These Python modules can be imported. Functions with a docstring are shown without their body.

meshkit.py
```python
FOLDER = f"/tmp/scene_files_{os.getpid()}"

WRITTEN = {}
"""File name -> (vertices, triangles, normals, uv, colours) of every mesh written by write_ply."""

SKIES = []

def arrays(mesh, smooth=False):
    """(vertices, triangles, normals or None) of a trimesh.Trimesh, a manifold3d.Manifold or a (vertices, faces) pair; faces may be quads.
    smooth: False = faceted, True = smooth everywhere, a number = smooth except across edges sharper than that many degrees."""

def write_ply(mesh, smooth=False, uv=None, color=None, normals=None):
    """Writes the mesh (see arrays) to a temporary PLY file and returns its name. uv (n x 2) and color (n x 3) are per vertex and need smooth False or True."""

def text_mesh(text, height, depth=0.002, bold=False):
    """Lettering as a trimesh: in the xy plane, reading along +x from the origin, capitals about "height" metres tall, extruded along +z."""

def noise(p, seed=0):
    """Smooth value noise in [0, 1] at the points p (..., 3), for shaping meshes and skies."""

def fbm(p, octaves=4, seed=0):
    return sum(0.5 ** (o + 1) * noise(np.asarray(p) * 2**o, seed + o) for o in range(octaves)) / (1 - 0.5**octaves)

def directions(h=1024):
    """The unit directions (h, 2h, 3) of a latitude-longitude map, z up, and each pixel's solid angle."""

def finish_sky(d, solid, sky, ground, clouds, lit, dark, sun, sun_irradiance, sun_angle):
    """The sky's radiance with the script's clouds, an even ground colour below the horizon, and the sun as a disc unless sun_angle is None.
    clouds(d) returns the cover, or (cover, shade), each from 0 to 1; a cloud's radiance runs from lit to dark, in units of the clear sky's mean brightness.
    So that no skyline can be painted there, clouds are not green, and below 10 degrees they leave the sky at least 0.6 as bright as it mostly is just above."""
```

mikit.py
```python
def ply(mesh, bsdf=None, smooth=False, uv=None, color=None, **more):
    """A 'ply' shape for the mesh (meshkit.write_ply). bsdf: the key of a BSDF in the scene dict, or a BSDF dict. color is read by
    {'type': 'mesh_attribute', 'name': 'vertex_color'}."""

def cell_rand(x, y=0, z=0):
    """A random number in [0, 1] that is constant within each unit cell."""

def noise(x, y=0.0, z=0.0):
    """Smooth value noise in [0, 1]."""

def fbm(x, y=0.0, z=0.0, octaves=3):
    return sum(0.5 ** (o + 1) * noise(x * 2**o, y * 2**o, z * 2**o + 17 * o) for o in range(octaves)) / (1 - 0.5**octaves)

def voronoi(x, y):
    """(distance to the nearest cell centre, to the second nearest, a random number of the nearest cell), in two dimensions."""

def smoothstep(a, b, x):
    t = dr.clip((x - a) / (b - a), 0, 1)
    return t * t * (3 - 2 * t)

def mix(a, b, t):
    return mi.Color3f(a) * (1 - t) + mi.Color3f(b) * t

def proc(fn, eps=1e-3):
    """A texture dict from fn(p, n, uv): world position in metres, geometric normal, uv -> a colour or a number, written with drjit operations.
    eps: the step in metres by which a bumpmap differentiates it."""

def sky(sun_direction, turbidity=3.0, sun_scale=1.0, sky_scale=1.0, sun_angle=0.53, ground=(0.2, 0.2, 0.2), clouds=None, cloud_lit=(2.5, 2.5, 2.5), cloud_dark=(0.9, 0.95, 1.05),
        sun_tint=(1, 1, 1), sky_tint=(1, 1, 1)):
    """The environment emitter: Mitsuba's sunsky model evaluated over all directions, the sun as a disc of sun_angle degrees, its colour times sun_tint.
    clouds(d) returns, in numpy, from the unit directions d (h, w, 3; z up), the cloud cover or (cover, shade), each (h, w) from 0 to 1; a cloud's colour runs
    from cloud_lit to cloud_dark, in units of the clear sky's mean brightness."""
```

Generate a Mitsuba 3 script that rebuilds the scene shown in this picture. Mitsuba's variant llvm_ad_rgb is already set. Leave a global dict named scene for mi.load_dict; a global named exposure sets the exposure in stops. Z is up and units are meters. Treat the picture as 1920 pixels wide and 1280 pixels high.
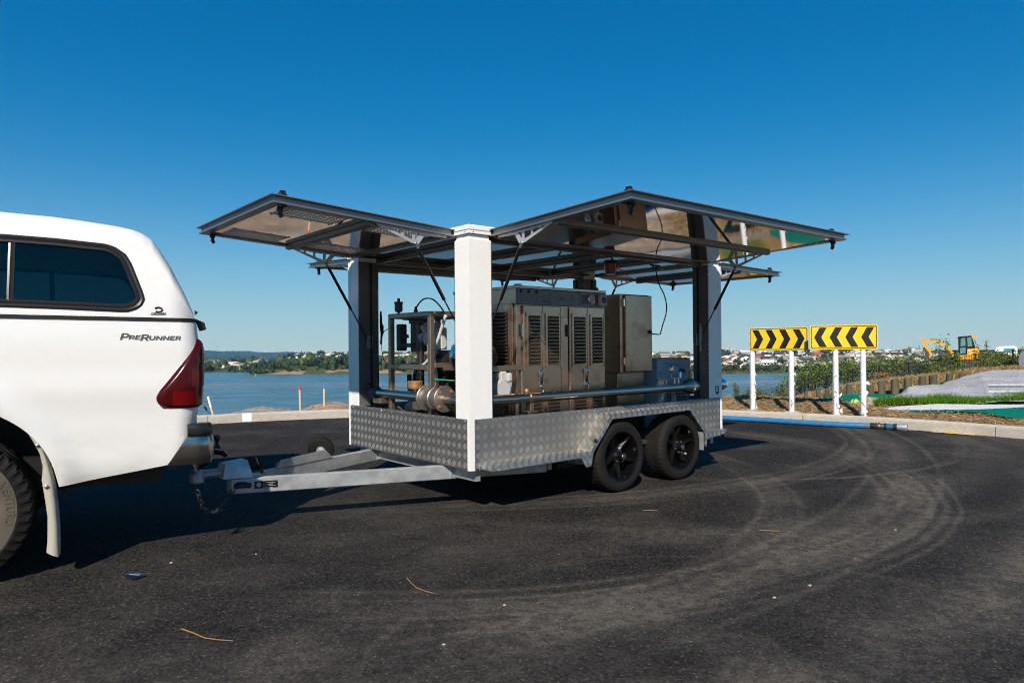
import math, random
import numpy as np, trimesh, mitsuba as mi, drjit as dr, mikit, meshkit
from mikit import noise, fbm, cell_rand, smoothstep, mix
from shapely.geometry import Polygon, Point
from shapely import affinity

random.seed(7); rng = np.random.default_rng(7)
TM = mi.ScalarTransform4f
scene, labels = {}, {}

# ------------------------------------------------------------------ camera, sky, exposure
TILT = 0.0154                      # the road surface rises away from the camera by this angle
LOC = np.array([[1, 0, 0, 0], [0, math.cos(TILT), -math.sin(TILT), 0], [0, math.sin(TILT), math.cos(TILT), 0], [0, 0, 0, 1.0]])
CAM_F, CAM_P, CAM_R, CAM_H = 1313.07, 0.006133, -0.008561, 1.2062
FW = np.array([0, math.cos(CAM_P), math.sin(CAM_P)]); UP = np.array([0, -math.sin(CAM_P), math.cos(CAM_P)]); RT = np.array([1.0, 0, 0])
CUP = -math.sin(CAM_R) * RT + math.cos(CAM_R) * UP
CRT = math.cos(CAM_R) * RT + math.sin(CAM_R) * UP
CAM_O = np.array([0, 0, CAM_H])
def W3(p, w=1.0): return (LOC @ np.r_[p, w])[:3]
scene['camera'] = {'type': 'perspective', 'fov': math.degrees(2 * math.atan(960 / CAM_F)), 'fov_axis': 'x', 'near_clip': 0.05, 'far_clip': 60000.0,
                   'to_world': TM().look_at(origin=W3(CAM_O).tolist(), target=W3(CAM_O + FW).tolist(), up=W3(CUP, 0).tolist())}
SUN = W3(np.array([-0.19, -1.396, 1.0]), 0)
def haze_band(d):                  # the air whitens towards the horizon, all round
    e = np.degrees(np.arcsin(np.clip(d[..., 2], 0, 1))); return np.exp(-(e / 7.8)**1.6), 0.0
scene['sky'] = mikit.sky(SUN.tolist(), turbidity=2.6, sun_scale=1.0, sky_scale=0.8, sky_tint=(0.01, 0.73, 1.13), sun_tint=(1.0, 1.10, 1.36), ground=(0.10, 0.10, 0.10), clouds=haze_band, cloud_lit=(2.3, 3.3, 3.6))
exposure = 1.95

# ------------------------------------------------------------------ frames
X0, Y0, YAW = -0.2961, 4.9097, 0.69369          # trailer: near front corner and heading
CX, CY, CYAW = -1.829, 4.006, 0.477             # ute: near rear corner and heading
L, W, Z0, Z1, ZR = 3.047, 1.84, 0.33, 0.685, 2.06
ct, st = math.cos(YAW), math.sin(YAW)
cc, sc = math.cos(CYAW), math.sin(CYAW)
TRL = LOC @ np.array([[ct, -st, 0, X0], [st, ct, 0, Y0], [0, 0, 1, 0], [0, 0, 0, 1.0]])
# ute frame: u forward, v to the far side, w up
CAR = LOC @ np.array([[-cc, -sc, 0, CX], [-sc, cc, 0, CY], [0.014, 0, 1, 0], [0, 0, 0, 1.0]])

def ray(px, py):
    a, b = px - 960, py - 640
    return FW * CAM_F + CRT * a - CUP * b
def at(px, py, Y):               # measured place in the photo at a distance Y -> a point of the road frame
    r = ray(px, py); return CAM_O + r * (Y / r[1])
def gp(px, py, z=0.0):           # measured place in the photo on the level z
    r = ray(px, py); return CAM_O + r * ((z - CAM_H) / r[2])
def carp(px, py, v=0.0):
    n = np.array([-sc, cc, 0]); r = ray(px, py); p0 = np.array([CX - v * sc, CY + v * cc, 0])
    q = CAM_O + r * (np.dot(p0 - CAM_O, n) / np.dot(r, n)) - [CX, CY, 0]
    u = -(q[0] * cc + q[1] * sc); return u, q[2] - 0.014 * u

# ------------------------------------------------------------------ entries
def numbered(key):
    if key not in used: used.add(key); return key
    k = 1
    while f'{key}_{k:03d}' in used: k += 1
    used.add(f'{key}_{k:03d}'); return f'{key}_{k:03d}'
used = set()
def thing(name, label, cat, group=None):
    k = numbered(name); labels[k] = {'label': label, 'category': cat}
    if group: labels[k]['group'] = group
    return k
def obj(name, mesh, mat, M=LOC, parent=None, smooth=False, label=None, cat=None, group=None, kind=None, **kw):
    k = numbered(f'{parent}__{name}' if parent else name)
    d = mesh if isinstance(mesh, dict) else mikit.ply(mesh, mat, smooth, **kw)
    scene[k] = {**d, 'to_world': TM(M)}
    lab = {a: b for a, b in (('label', label), ('category', cat), ('group', group), ('kind', kind)) if b}
    if lab: labels[k] = lab
    return k
def shared(mesh, mat, smooth=False): return mikit.ply(mesh, mat, smooth)

# ------------------------------------------------------------------ mesh tools
def cat(*ms):
    ms = [m for x in ms for m in (x if isinstance(x, (list, tuple)) else [x])]
    return ms[0] if len(ms) == 1 else trimesh.util.concatenate(ms)
def box(a0, a1, b0, b1, c0, c1, bev=0.0):
    lo, hi = np.minimum([a0, b0, c0], [a1, b1, c1]).astype(float), np.maximum([a0, b0, c0], [a1, b1, c1]).astype(float)
    if bev <= 0:
        return trimesh.creation.box(bounds=[lo, hi])
    bev = min(bev, (hi - lo).min() * 0.45); P = []
    for s in np.ndindex(2, 2, 2):
        c = np.where(s, hi, lo); sg = np.where(s, -1, 1)
        for k in range(3):
            q = c + sg * bev; q[k] = c[k]; P.append(q)
    return trimesh.convex.convex_hull(np.array(P))
def hull(P): return trimesh.convex.convex_hull(np.asarray(P, float))
def tube(pts, r, n=10, caps=True):
    p = np.asarray(pts, float); m = len(p); r = np.broadcast_to(r, (m,)).astype(float)
    t = np.gradient(p, axis=0); t /= np.linalg.norm(t, axis=1, keepdims=True)
    a0 = np.cross(t[0], [0, 0, 1.0] if abs(t[0][2]) < .9 else [1.0, 0, 0]); a0 /= np.linalg.norm(a0)
    ang = np.arange(n) * 2 * np.pi / n; V = []
    for i in range(m):
        a0 = a0 - t[i] * np.dot(a0, t[i]); a0 /= np.linalg.norm(a0); b = np.cross(t[i], a0)
        V.append(p[i] + r[i] * (np.cos(ang)[:, None] * a0 + np.sin(ang)[:, None] * b))
    V = np.vstack(V); F = []
    for i in range(m - 1):
        for j in range(n):
            A, B = i * n + j, i * n + (j + 1) % n
            F += [[A, B, B + n], [A, B + n, A + n]]
    if caps:
        V = np.vstack([V, p[0], p[-1]]); c0, c1 = len(V) - 2, len(V) - 1
        for j in range(n):
            F += [[c0, (j + 1) % n, j], [c1, (m - 1) * n + j, (m - 1) * n + (j + 1) % n]]
    return trimesh.Trimesh(V, F, process=False)
def cyl(p0, p1, r, n=16, r2=None): return tube([p0, p1], [r, r if r2 is None else r2], n)
def lathe(prof, n=32, axis='z', c=(0, 0, 0)):
    """prof: (radius, height) list"""
    p = np.asarray(prof, float); a = np.arange(n) * 2 * np.pi / n
    V = np.stack([p[:, None, 0] * np.cos(a), p[:, None, 0] * np.sin(a), np.repeat(p[:, 1:], n, 1)], -1).reshape(-1, 3); F = []
    for i in range(len(p) - 1):
        for j in range(n):
            A, B = i * n + j, i * n + (j + 1) % n
            F += [[A, B, B + n], [A, B + n, A + n]]
    m = trimesh.Trimesh(V, F, process=False)
    if axis == 'x': m.vertices = m.vertices[:, [2, 0, 1]]
    if axis == 'y': m.vertices = m.vertices[:, [1, 2, 0]]
    m.apply_translation(c); return m
def prism(poly, h0, h1, plane='xy'):
    """extrude a polygon. plane xy: up z; xz: polygon (x,z) along y; yz: polygon (y,z) along x"""
    poly = poly if isinstance(poly, Polygon) else Polygon(poly)
    m = trimesh.creation.extrude_polygon(poly.buffer(0), abs(h1 - h0), engine='earcut'); m.apply_translation([0, 0, min(h0, h1)])
    if plane == 'xz': m.vertices = m.vertices[:, [0, 2, 1]]; m.invert()
    if plane == 'yz': m.vertices = m.vertices[:, [2, 0, 1]]
    return m
def grid(P, flip=False, closed=False):
    P = np.asarray(P, float); n, m = P.shape[:2]; i, j = np.meshgrid(np.arange(n - 1), np.arange(m - 1), indexing='ij')
    a = (i * m + j).ravel(); q = np.stack([a, a + 1, a + m + 1, a + m], 1)
    F = np.vstack([q[:, [0, 1, 2]], q[:, [0, 2, 3]]])
    return trimesh.Trimesh(P.reshape(-1, 3), F[:, ::-1] if flip else F, process=False)
def spline(pts, n=24):
    p = np.asarray(pts, float); from_ = np.r_[[2 * p[0] - p[1]], p, [2 * p[-1] - p[-2]]]; out = []
    for i in range(len(p) - 1):
        a, b, c, d = from_[i:i + 4]
        for t in np.linspace(0, 1, n, endpoint=False):
            out.append(.5 * (2 * b + (c - a) * t + (2 * a - 5 * b + 4 * c - d) * t**2 + (3 * b - a - 3 * c + d) * t**3))
    return np.array(out + [p[-1]])
def move(m, t): m = m.copy(); m.apply_translation(t); return m
def turn(m, deg, ax=(0, 0, 1), at_=(0, 0, 0)): m = m.copy(); m.apply_transform(trimesh.transformations.rotation_matrix(math.radians(deg), ax, at_)); return m
def text(s, h, d=.002, bold=True): return meshkit.text_mesh(s, h, d, bold)
def rect_tube(p0, p1, a, b, up=(0, 0, 1)):
    """a bar of section a (sideways) x b (along up) from p0 to p1"""
    p0, p1 = np.array(p0, float), np.array(p1, float); t = p1 - p0; ln = np.linalg.norm(t); t /= ln
    s = np.cross(t, up); s /= np.linalg.norm(s); u = np.cross(s, t)
    m = box(0, ln, -a / 2, a / 2, -b / 2, b / 2, min(a, b) * .12); R = np.eye(4); R[:3, 0], R[:3, 1], R[:3, 2], R[:3, 3] = t, -s, u, p0
    m.apply_transform(R); return m

# ------------------------------------------------------------------ materials
def mat(name, **kw):
    scene['mat_' + name] = kw; return 'mat_' + name
def rgb(c): return {'type': 'rgb', 'value': list(map(float, c))}
def princ(name, c, rough=.5, metal=0.0, spec=.5, coat=0.0, bump=None, bscale=1.0, two=True, **kw):
    d = {'type': 'principled', 'base_color': c if isinstance(c, dict) else rgb(c), 'roughness': rough, 'metallic': metal, 'specular': spec}
    if coat: d['clearcoat'] = coat; d['clearcoat_gloss'] = .95
    d.update(kw)
    if bump: d = {'type': 'bumpmap', 'arbitrary': bump, 'scale': bscale, 'bsdf': d}
    if two: d = {'type': 'twosided', 'bsdf': d}
    scene['mat_' + name] = d; return 'mat_' + name
def diff(name, c):
    scene['mat_' + name] = {'type': 'twosided', 'bsdf': {'type': 'diffuse', 'reflectance': c if isinstance(c, dict) else rgb(c)}}; return 'mat_' + name
def P_(fn, eps=1e-3): return mikit.proc(fn, eps)

def asphalt(p, n, uv):
    x, y = p.x, p.y
    g = fbm(x * 90, y * 90, 0, 2); b = fbm(x * .9, y * .9, 3.0, 3); f = fbm(x * 7, y * 7, 5.0, 3)
    c = .0135 + .006 * (b - .5) + .008 * (f - .5) + .034 * (g - .5)
    st_ = noise(x * 160, y * 160, 1.0); c = dr.maximum(c, .002) + .05 * smoothstep(.84, .97, st_)
    chip = cell_rand(x * 105 + .6 * g, y * 105); chip2 = cell_rand(x * 210, y * 210, 3)
    c = c * (.62 + .55 * chip + .25 * chip2) + .04 * smoothstep(.978, .99, chip)
    dust = mi.Float(0)
    for (ax, ay, r, w, k, a0, a1) in ((-.77, 10.77, 5.48, .11, .75, .05, .10), (-5.9, 12.03, 11.0, .16, .8, .0, .1), (-.6, 7.43, 4.22, .10, .8, 0, 0), (-.6, 7.43, 3.98, .03, .7, 0, 0), (-.6, 7.43, 4.40, .03, .7, 0, 0),
                                      (-1.95, 6.64, 4.18, .16, .6, 0, 0), (-5.9, 13.9, 13.3, .18, .7, 0, 0), (-.77, 10.77, 6.6, .16, .35, 0, 0), (-5.9, 12.03, 12.0, .14, .55, 0, 0), (1.5, 9.0, 4.5, .1, .4, 0, 0), (-.6, 7.43, 4.10, .022, .8, 0, 0), (-.6, 7.43, 4.31, .022, .8, 0, 0), (-.6, 7.43, 4.49, .02, .6, 0, 0), (-1.95, 6.64, 4.05, .025, .6, 0, 0), (-1.95, 6.64, 4.32, .025, .6, 0, 0), (-.77, 10.77, 5.30, .03, .6, 0, 0), (-.77, 10.77, 5.66, .03, .6, 0, 0), (-5.9, 12.03, 11.3, .03, .6, 0, 0), (-5.9, 12.03, 10.75, .03, .6, 0, 0), (.9, 2.5, 1.5, .03, .5, 0, 0), (2.2, 9.4, 3.2, .03, .5, 0, 0), (2.4, 9.3, 3.05, .03, .5, 0, 0)):
        d = dr.sqrt((x - ax)**2 + (y - ay)**2) - r + .10 * (fbm(x * .8, y * .8, r, 2) - .5)
        lim = smoothstep(-2.4, -.3, x + .25 * (y - 6)) * (.35 + .65 * smoothstep(.3, .65, fbm(x * 1.2, y * 1.2, 11.0 + r, 2)))
        dust = dust + k * lim * dr.exp(-(d / w)**2)
    patch = smoothstep(.52, .75, fbm(x * 1.1 + 4, y * 1.6, 8.0, 4)) * .5 + smoothstep(.55, .8, fbm(x * .5, y * .8, 2.0, 3)) * .35
    near = smoothstep(3.9, 2.2, y) * .35 * smoothstep(.4, .6, fbm(x * 2.2, y * 2.2, 9.0, 3))
    k = dr.clip(dust * .70 + patch * .45 + near, 0, 1) * (.60 + .50 * smoothstep(.3, .7, fbm(x * 22, y * 26, 6.0, 4))) * (.55 + .9 * fbm(x * 120, y * 120, 6.0, 2))
    return mix((1.06, .98, .88), (1.10, 1.0, .84), k) * (c + .056 * k)
def asphalt_h(p, n, uv): return fbm(p.x * 90, p.y * 90, 0.0, 2)
princ('asphalt', P_(asphalt), .82, spec=.25, bump=P_(asphalt_h, 2e-3), bscale=.006)
def conc(p, n, uv):
    v = fbm(p.x * 2.5, p.y * 2.5, p.z * 6, 4); f = fbm(p.x * 30, p.y * 30, p.z * 30, 2); d = smoothstep(.6, .8, fbm(p.x * 5, p.y * 5, p.z * 20, 3))
    return mix((.46, .43, .37), (.34, .32, .27), dr.clip(v * .8 + d * .5, 0, 1)) * (.85 + .3 * f)
princ('concrete', P_(conc), .85, spec=.2)
def earth(p, n, uv):
    v = fbm(p.x * .5, p.y * .5, 1.0, 3); f = fbm(p.x * 9, p.y * 9, p.z * 9, 3); g = smoothstep(.72, .9, noise(p.x * 28, p.y * 28, p.z * 28))
    c = mix((.24, .185, .13), (.34, .255, .175), v); c = mix(c, (.25, .23, .195), smoothstep(.58, .7, fbm(p.x * .35 + 9, p.y * .35, 4.0, 3)))
    return c * (.62 + 1.2 * f) + g * mi.Color3f(.10, .09, .075)
diff('earth', P_(earth))
def mulch(p, n, uv):
    a = noise(p.x * 16 + 3 * noise(p.x * 5, p.y * 5), p.y * 60, p.z * 40); f = fbm(p.x * 25, p.y * 25, p.z * 25, 3)
    return mix((.13, .085, .05), (.40, .28, .165), dr.clip(a * .7 + f * .5 - .1, 0, 1)) * (.55 + .9 * fbm(p.x * 2.5, p.y * 2.5, 1.0, 3))
diff('mulch', P_(mulch))
def drygrass(p, n, uv):
    a = fbm(p.x * 4, p.y * 4, p.z * 4, 3); b = fbm(p.x * .6, p.y * .6, 0.0, 2)
    return mix(mix((.40, .26, .11), (.22, .13, .06), a), (.10, .13, .035), smoothstep(.55, .7, b))
diff('dry_ground', P_(drygrass))
diff('straw', (.40, .29, .15)); diff('straw_dark', (.22, .145, .075))
princ('white', (.80, .81, .80), .32, spec=.5)
def paint(p, n, uv):
    z = p.z - TILT * p.y; d = smoothstep(.95, .42, z) * smoothstep(.3, .75, fbm(p.x * 5, p.y * 5, p.z * 9, 4)); s = smoothstep(.80, .86, noise(p.x * 60, p.y * 60, p.z * 60)) * smoothstep(1.1, .5, z)
    return mix((.68, .69, .68), (.44, .42, .37), dr.clip(.42 * d + .12 * s, 0, 1))
princ('carpaint', P_(paint), .22, spec=.5, coat=.9)
princ('black_rubber', (.012, .012, .012), .55, spec=.35)
princ('black_gloss', (.006, .006, .007), .12, spec=.5)
princ('rim_black', (.004, .004, .004), .16, spec=.35)
diff('twig', (.30, .17, .08)); princ('chain', (.10, .105, .11), .4, metal=.8)  # chain colour darkened for the truck shadow it hangs in
princ('steel_tap', (.5, .5, .5), .3, metal=.8)
princ('black_trim', (.014, .014, .015), .35, spec=.5)
def tyre(p, n, uv): return mi.Color3f(.010, .0095, .009) * (.6 + .9 * fbm(p.x * 14, p.y * 14, p.z * 14, 3))
princ('tyre', P_(tyre), .75, spec=.25)
def tyre_d(p, n, uv): return mix((.05, .045, .037), (.14, .125, .10), fbm(p.x * 11, p.y * 11, p.z * 11, 3))
princ('tyre_dusty', P_(tyre_d), .9, spec=.1)
princ('chrome', (.72, .72, .72), .12, metal=1.0)
def dirtychrome(p, n, uv):
    return mi.Color3f(.46, .44, .41) * (.45 + .6 * fbm(p.x * 8, p.y * 8, p.z * 8, 3))
princ('bumper', P_(dirtychrome), .22, metal=1.0)
princ('alu', (.31, .31, .31), .42, metal=.85)
princ('bracket', (.60, .60, .60), .45, metal=.6)
princ('alu_dark', (.22, .21, .19), .42, metal=.85)
princ('mirror_dark', (.26, .25, .24), .04, metal=1.0)  # ceiling copy of the mirror, darkened for the dim reflections under the roof
princ('mirror', (.53, .51, .485), .03, metal=1.0)
def galv(p, n, uv):
    v = fbm(p.x * 16, p.y * 16, p.z * 16, 3); return mix((.60, .63, .65), (.28, .31, .33), v)
princ('galv', P_(galv), .45, metal=.6)
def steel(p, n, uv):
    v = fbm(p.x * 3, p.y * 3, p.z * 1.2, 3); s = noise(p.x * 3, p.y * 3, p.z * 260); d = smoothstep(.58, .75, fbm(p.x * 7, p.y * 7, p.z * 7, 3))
    return mix((.66, .485, .36), (.31, .22, .155), dr.clip(v * .7 + .25 * s + .35 * d, 0, 1))  # brown reflection of the surroundings put into the stainless base colour
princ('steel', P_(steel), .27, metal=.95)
princ('steel_flange', (.36, .33, .285), .42, metal=.85)
princ('steel_frame', (.30, .25, .185), .42, metal=.85)
princ('steel_pipe', (.56, .49, .405), .29, metal=1.0)
princ('steel_dark', (.10, .095, .085), .35, metal=.9)
def tread(p, n, uv):      # raised bars of the chequer plate, in the trailer's own directions
    x, y = p.x - X0, p.y - Y0; z = p.z - TILT * p.y
    u = x * ct + y * st; v = -x * st + y * ct
    t = u - v; s = .047
    a, b = (t + z) / s * .7071, (t - z) / s * .7071
    ia, ib = dr.floor(a), dr.floor(b); fa, fb = a - ia, b - ib
    par = (ia + ib) - 2 * dr.floor((ia + ib) * .5)
    k, e = dr.select(par > .5, fa, fb), dr.select(par > .5, fb, fa)
    bars = .5 - .5 * dr.cos(k * 2 * math.pi * 4)
    win = smoothstep(.02, .10, k) * smoothstep(.98, .90, k) * smoothstep(.04, .16, e) * smoothstep(.96, .84, e)
    return bars * win
def tread_c(p, n, uv):
    h = tread(p, n, uv); f = fbm(p.x * 6, p.y * 6, p.z * 6, 3)
    x, y = p.x - X0, p.y - Y0; z = p.z - TILT * p.y; t = (x * ct + y * st) - (-x * st + y * ct); s = .047
    a, b = (t + z) / s * .7071, (t - z) / s * .7071; ia, ib = dr.floor(a), dr.floor(b); fa, fb = a - ia, b - ib
    par = (ia + ib) - 2 * dr.floor((ia + ib) * .5)
    edge = dr.minimum(dr.minimum(fa, 1 - fa), dr.minimum(fb, 1 - fb))
    return mi.Color3f(.54, .53, .50) * (.48 + .30 * f + .25 * h) * (.45 + .55 * smoothstep(.0, .11, edge)) * (.72 + .44 * par)
princ('tread', P_(tread_c), .42, metal=.8, bump=P_(tread, 1.5e-3), bscale=.003)
def tread_c2(p, n, uv): return tread_c(p, n, uv) * 2.0  # same plate brightened, so that guards and steps look lit
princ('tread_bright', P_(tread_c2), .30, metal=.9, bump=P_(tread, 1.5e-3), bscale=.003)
princ('red_lens', (.13, .002, .004), .15, spec=.4)
princ('dark_red', (.055, .002, .003), .15, spec=.4)
princ('orange_lens', (.20, .025, .008), .15, spec=.5)
princ('flap', (.42, .40, .34), .7, spec=.2)
princ('blue_grey', (.34, .43, .52), .45, spec=.4)
princ('panel_grey', (.16, .165, .18), .4, metal=.4)
princ('light_grey', (.45, .45, .44), .5)
princ('dark_grey', (.06, .06, .062), .5)
princ('post_inner', (.10, .105, .11), .5)  # shade on the inner post faces, put in as a dark colour
def hose_(p, n, uv): return mix((.02, .17, .40), (.10, .13, .17), smoothstep(.5, .75, fbm(p.x * 6, p.y * 6, p.z * 20, 3)))
princ('hose_blue', P_(hose_), .5, spec=.35)
princ('cyan', (.02, .38, .70), .5)
princ('peg_wood', (.62, .46, .27), .75, spec=.2)
princ('peg_red', (.70, .02, .015), .5); princ('peg_blue', (.0, .25, .62), .5)
princ('yellow', (.83, .54, .012), .4); princ('excavator_yellow', (.80, .36, .012), .4)
princ('brass', (.50, .28, .12), .4, metal=.6)
princ('green', (.02, .40, .12), .5)
princ('clear_tube', (.62, .63, .60), .25, spec=.5)
def mesh_g(p, n, uv): return mi.Color3f(.006, .17, .125) * (.7 + .6 * fbm(p.x * 30, p.y * 30, p.z * 30, 2))
diff('green_mesh', P_(mesh_g))
def geo(p, n, uv): return mi.Color3f(.42, .43, .45) * (.8 + .4 * fbm(p.x * 2, p.y * 2, p.z * 2, 4))
diff('geotextile', P_(geo)); princ('grit_grey', (.22, .21, .19), .8); diff('white_sheet', (.74, .74, .73))
diff('grass', (.085, .20, .012)); diff('grass_dark', (.05, .13, .012))
def timber(p, n, uv): return mix((.15, .14, .095), (.06, .06, .042), fbm(p.x * 9, p.y * 9, p.z * 2, 4))
diff('pole_wood', P_(timber))
princ('fence_black', (.012, .012, .014), .5)
scene['mat_tint_glass'] = {'type': 'thindielectric', 'int_ior': 1.5, 'specular_transmittance': rgb((.11, .15, .16)), 'specular_reflectance': rgb((.6, .6, .6))}
scene['mat_glass'] = {'type': 'thindielectric', 'int_ior': 1.5, 'specular_transmittance': rgb((.55, .75, .78))}
scene['mat_film'] = {'type': 'twosided', 'bsdf': {'type': 'principled', 'base_color': rgb((.80, .80, .80)), 'roughness': .15, 'specular': .7}}
scene['mat_clear_film'] = {'type': 'thindielectric', 'int_ior': 1.45}
def leafmat(name, c):
    scene['mat_' + name] = {'type': 'twosided', 'bsdf': {'type': 'principled', 'base_color': rgb(c), 'roughness': .55, 'specular': .25}}
leafmat('leaf_dark', (.018, .036, .014)); leafmat('leaf_mid', (.034, .062, .016)); leafmat('leaf_light', (.075, .11, .022)); leafmat('leaf_olive', (.085, .085, .028)); leafmat('leaf_yellow', (.20, .16, .03))
leafmat('leaf_near', (.13, .19, .035)); leafmat('leaf_near_dark', (.06, .10, .022))
diff('bark', (.09, .075, .055))
# ------------------------------------------------------------------ the setting near by
KC, KR, KH = np.array([-.64, 3.75]), 8.53, .13
disc = Point(*KC).buffer(KR + .02, 64)
from shapely import box as sbox
road = disc.union(sbox(-70, -8.5, 70, 1.0)).union(sbox(-9.1, 0, 7.8, 4.0))
obj('road', prism(road, -.05, 0.0), 'mat_asphalt', kind='structure', label='dark asphalt turning circle with pale dusty tyre arcs')
def kerb_seg(a0, a1):
    n = max(2, int((a1 - a0) / .03) + 1); A = np.linspace(a0, a1, n)
    prof = [(0, -.04), (0, .0), (.012, KH - .02), (.03, KH), (.17, KH + .004), (.18, KH - .01), (.18, -.04)]
    P = np.array([[(KC[0] + (KR + r) * math.cos(a), KC[1] + (KR + r) * math.sin(a), z) for r, z in prof] for a in A])
    m = grid(P, flip=True); caps = []
    for k, f in ((0, False), (-1, True)):
        q = P[k]; F = [[0, i, i + 1] for i in range(1, len(q) - 1)]
        caps.append(trimesh.Trimesh(q, [x[::-1] if f else x for x in F], process=False))
    return cat(m, caps)
labels['kerb'] = {'kind': 'structure', 'label': 'pale concrete kerb round the turning circle'}; used.add('kerb')
a = math.radians(-12); step = 2.45 / KR
while a < math.radians(192):
    obj('block', kerb_seg(a, min(a + step - .0012, math.radians(192))), 'mat_concrete', parent='kerb', smooth=35); a += step
# white painted mark on the kerb
am = [math.atan2(p[1] - KC[1], p[0] - KC[0]) for p in (gp(455, 792), gp(472, 790.5))]
A = np.linspace(max(am), min(am), 4)
P = np.array([[(KC[0] + (KR + r) * math.cos(t), KC[1] + (KR + r) * math.sin(t), z) for r, z in ((-.004, .01), (.009, KH - .019), (.028, KH + .004), (.13, KH + .007))] for t in A])
obj('painted_mark', grid(P), 'mat_white', parent='kerb', label='white painted rectangle on the kerb')
# yellow paint line at the foot of the kerb
A = np.linspace(math.radians(42.2), math.radians(38.8), 8)
P = np.array([[(KC[0] + (KR + r) * math.cos(t), KC[1] + (KR + r) * math.sin(t), .004) for r in (-.075, -.01)] for t in A])
obj('yellow_paint_line', grid(P), 'mat_yellow', kind='structure', label='short yellow paint line at the kerb foot')

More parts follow.
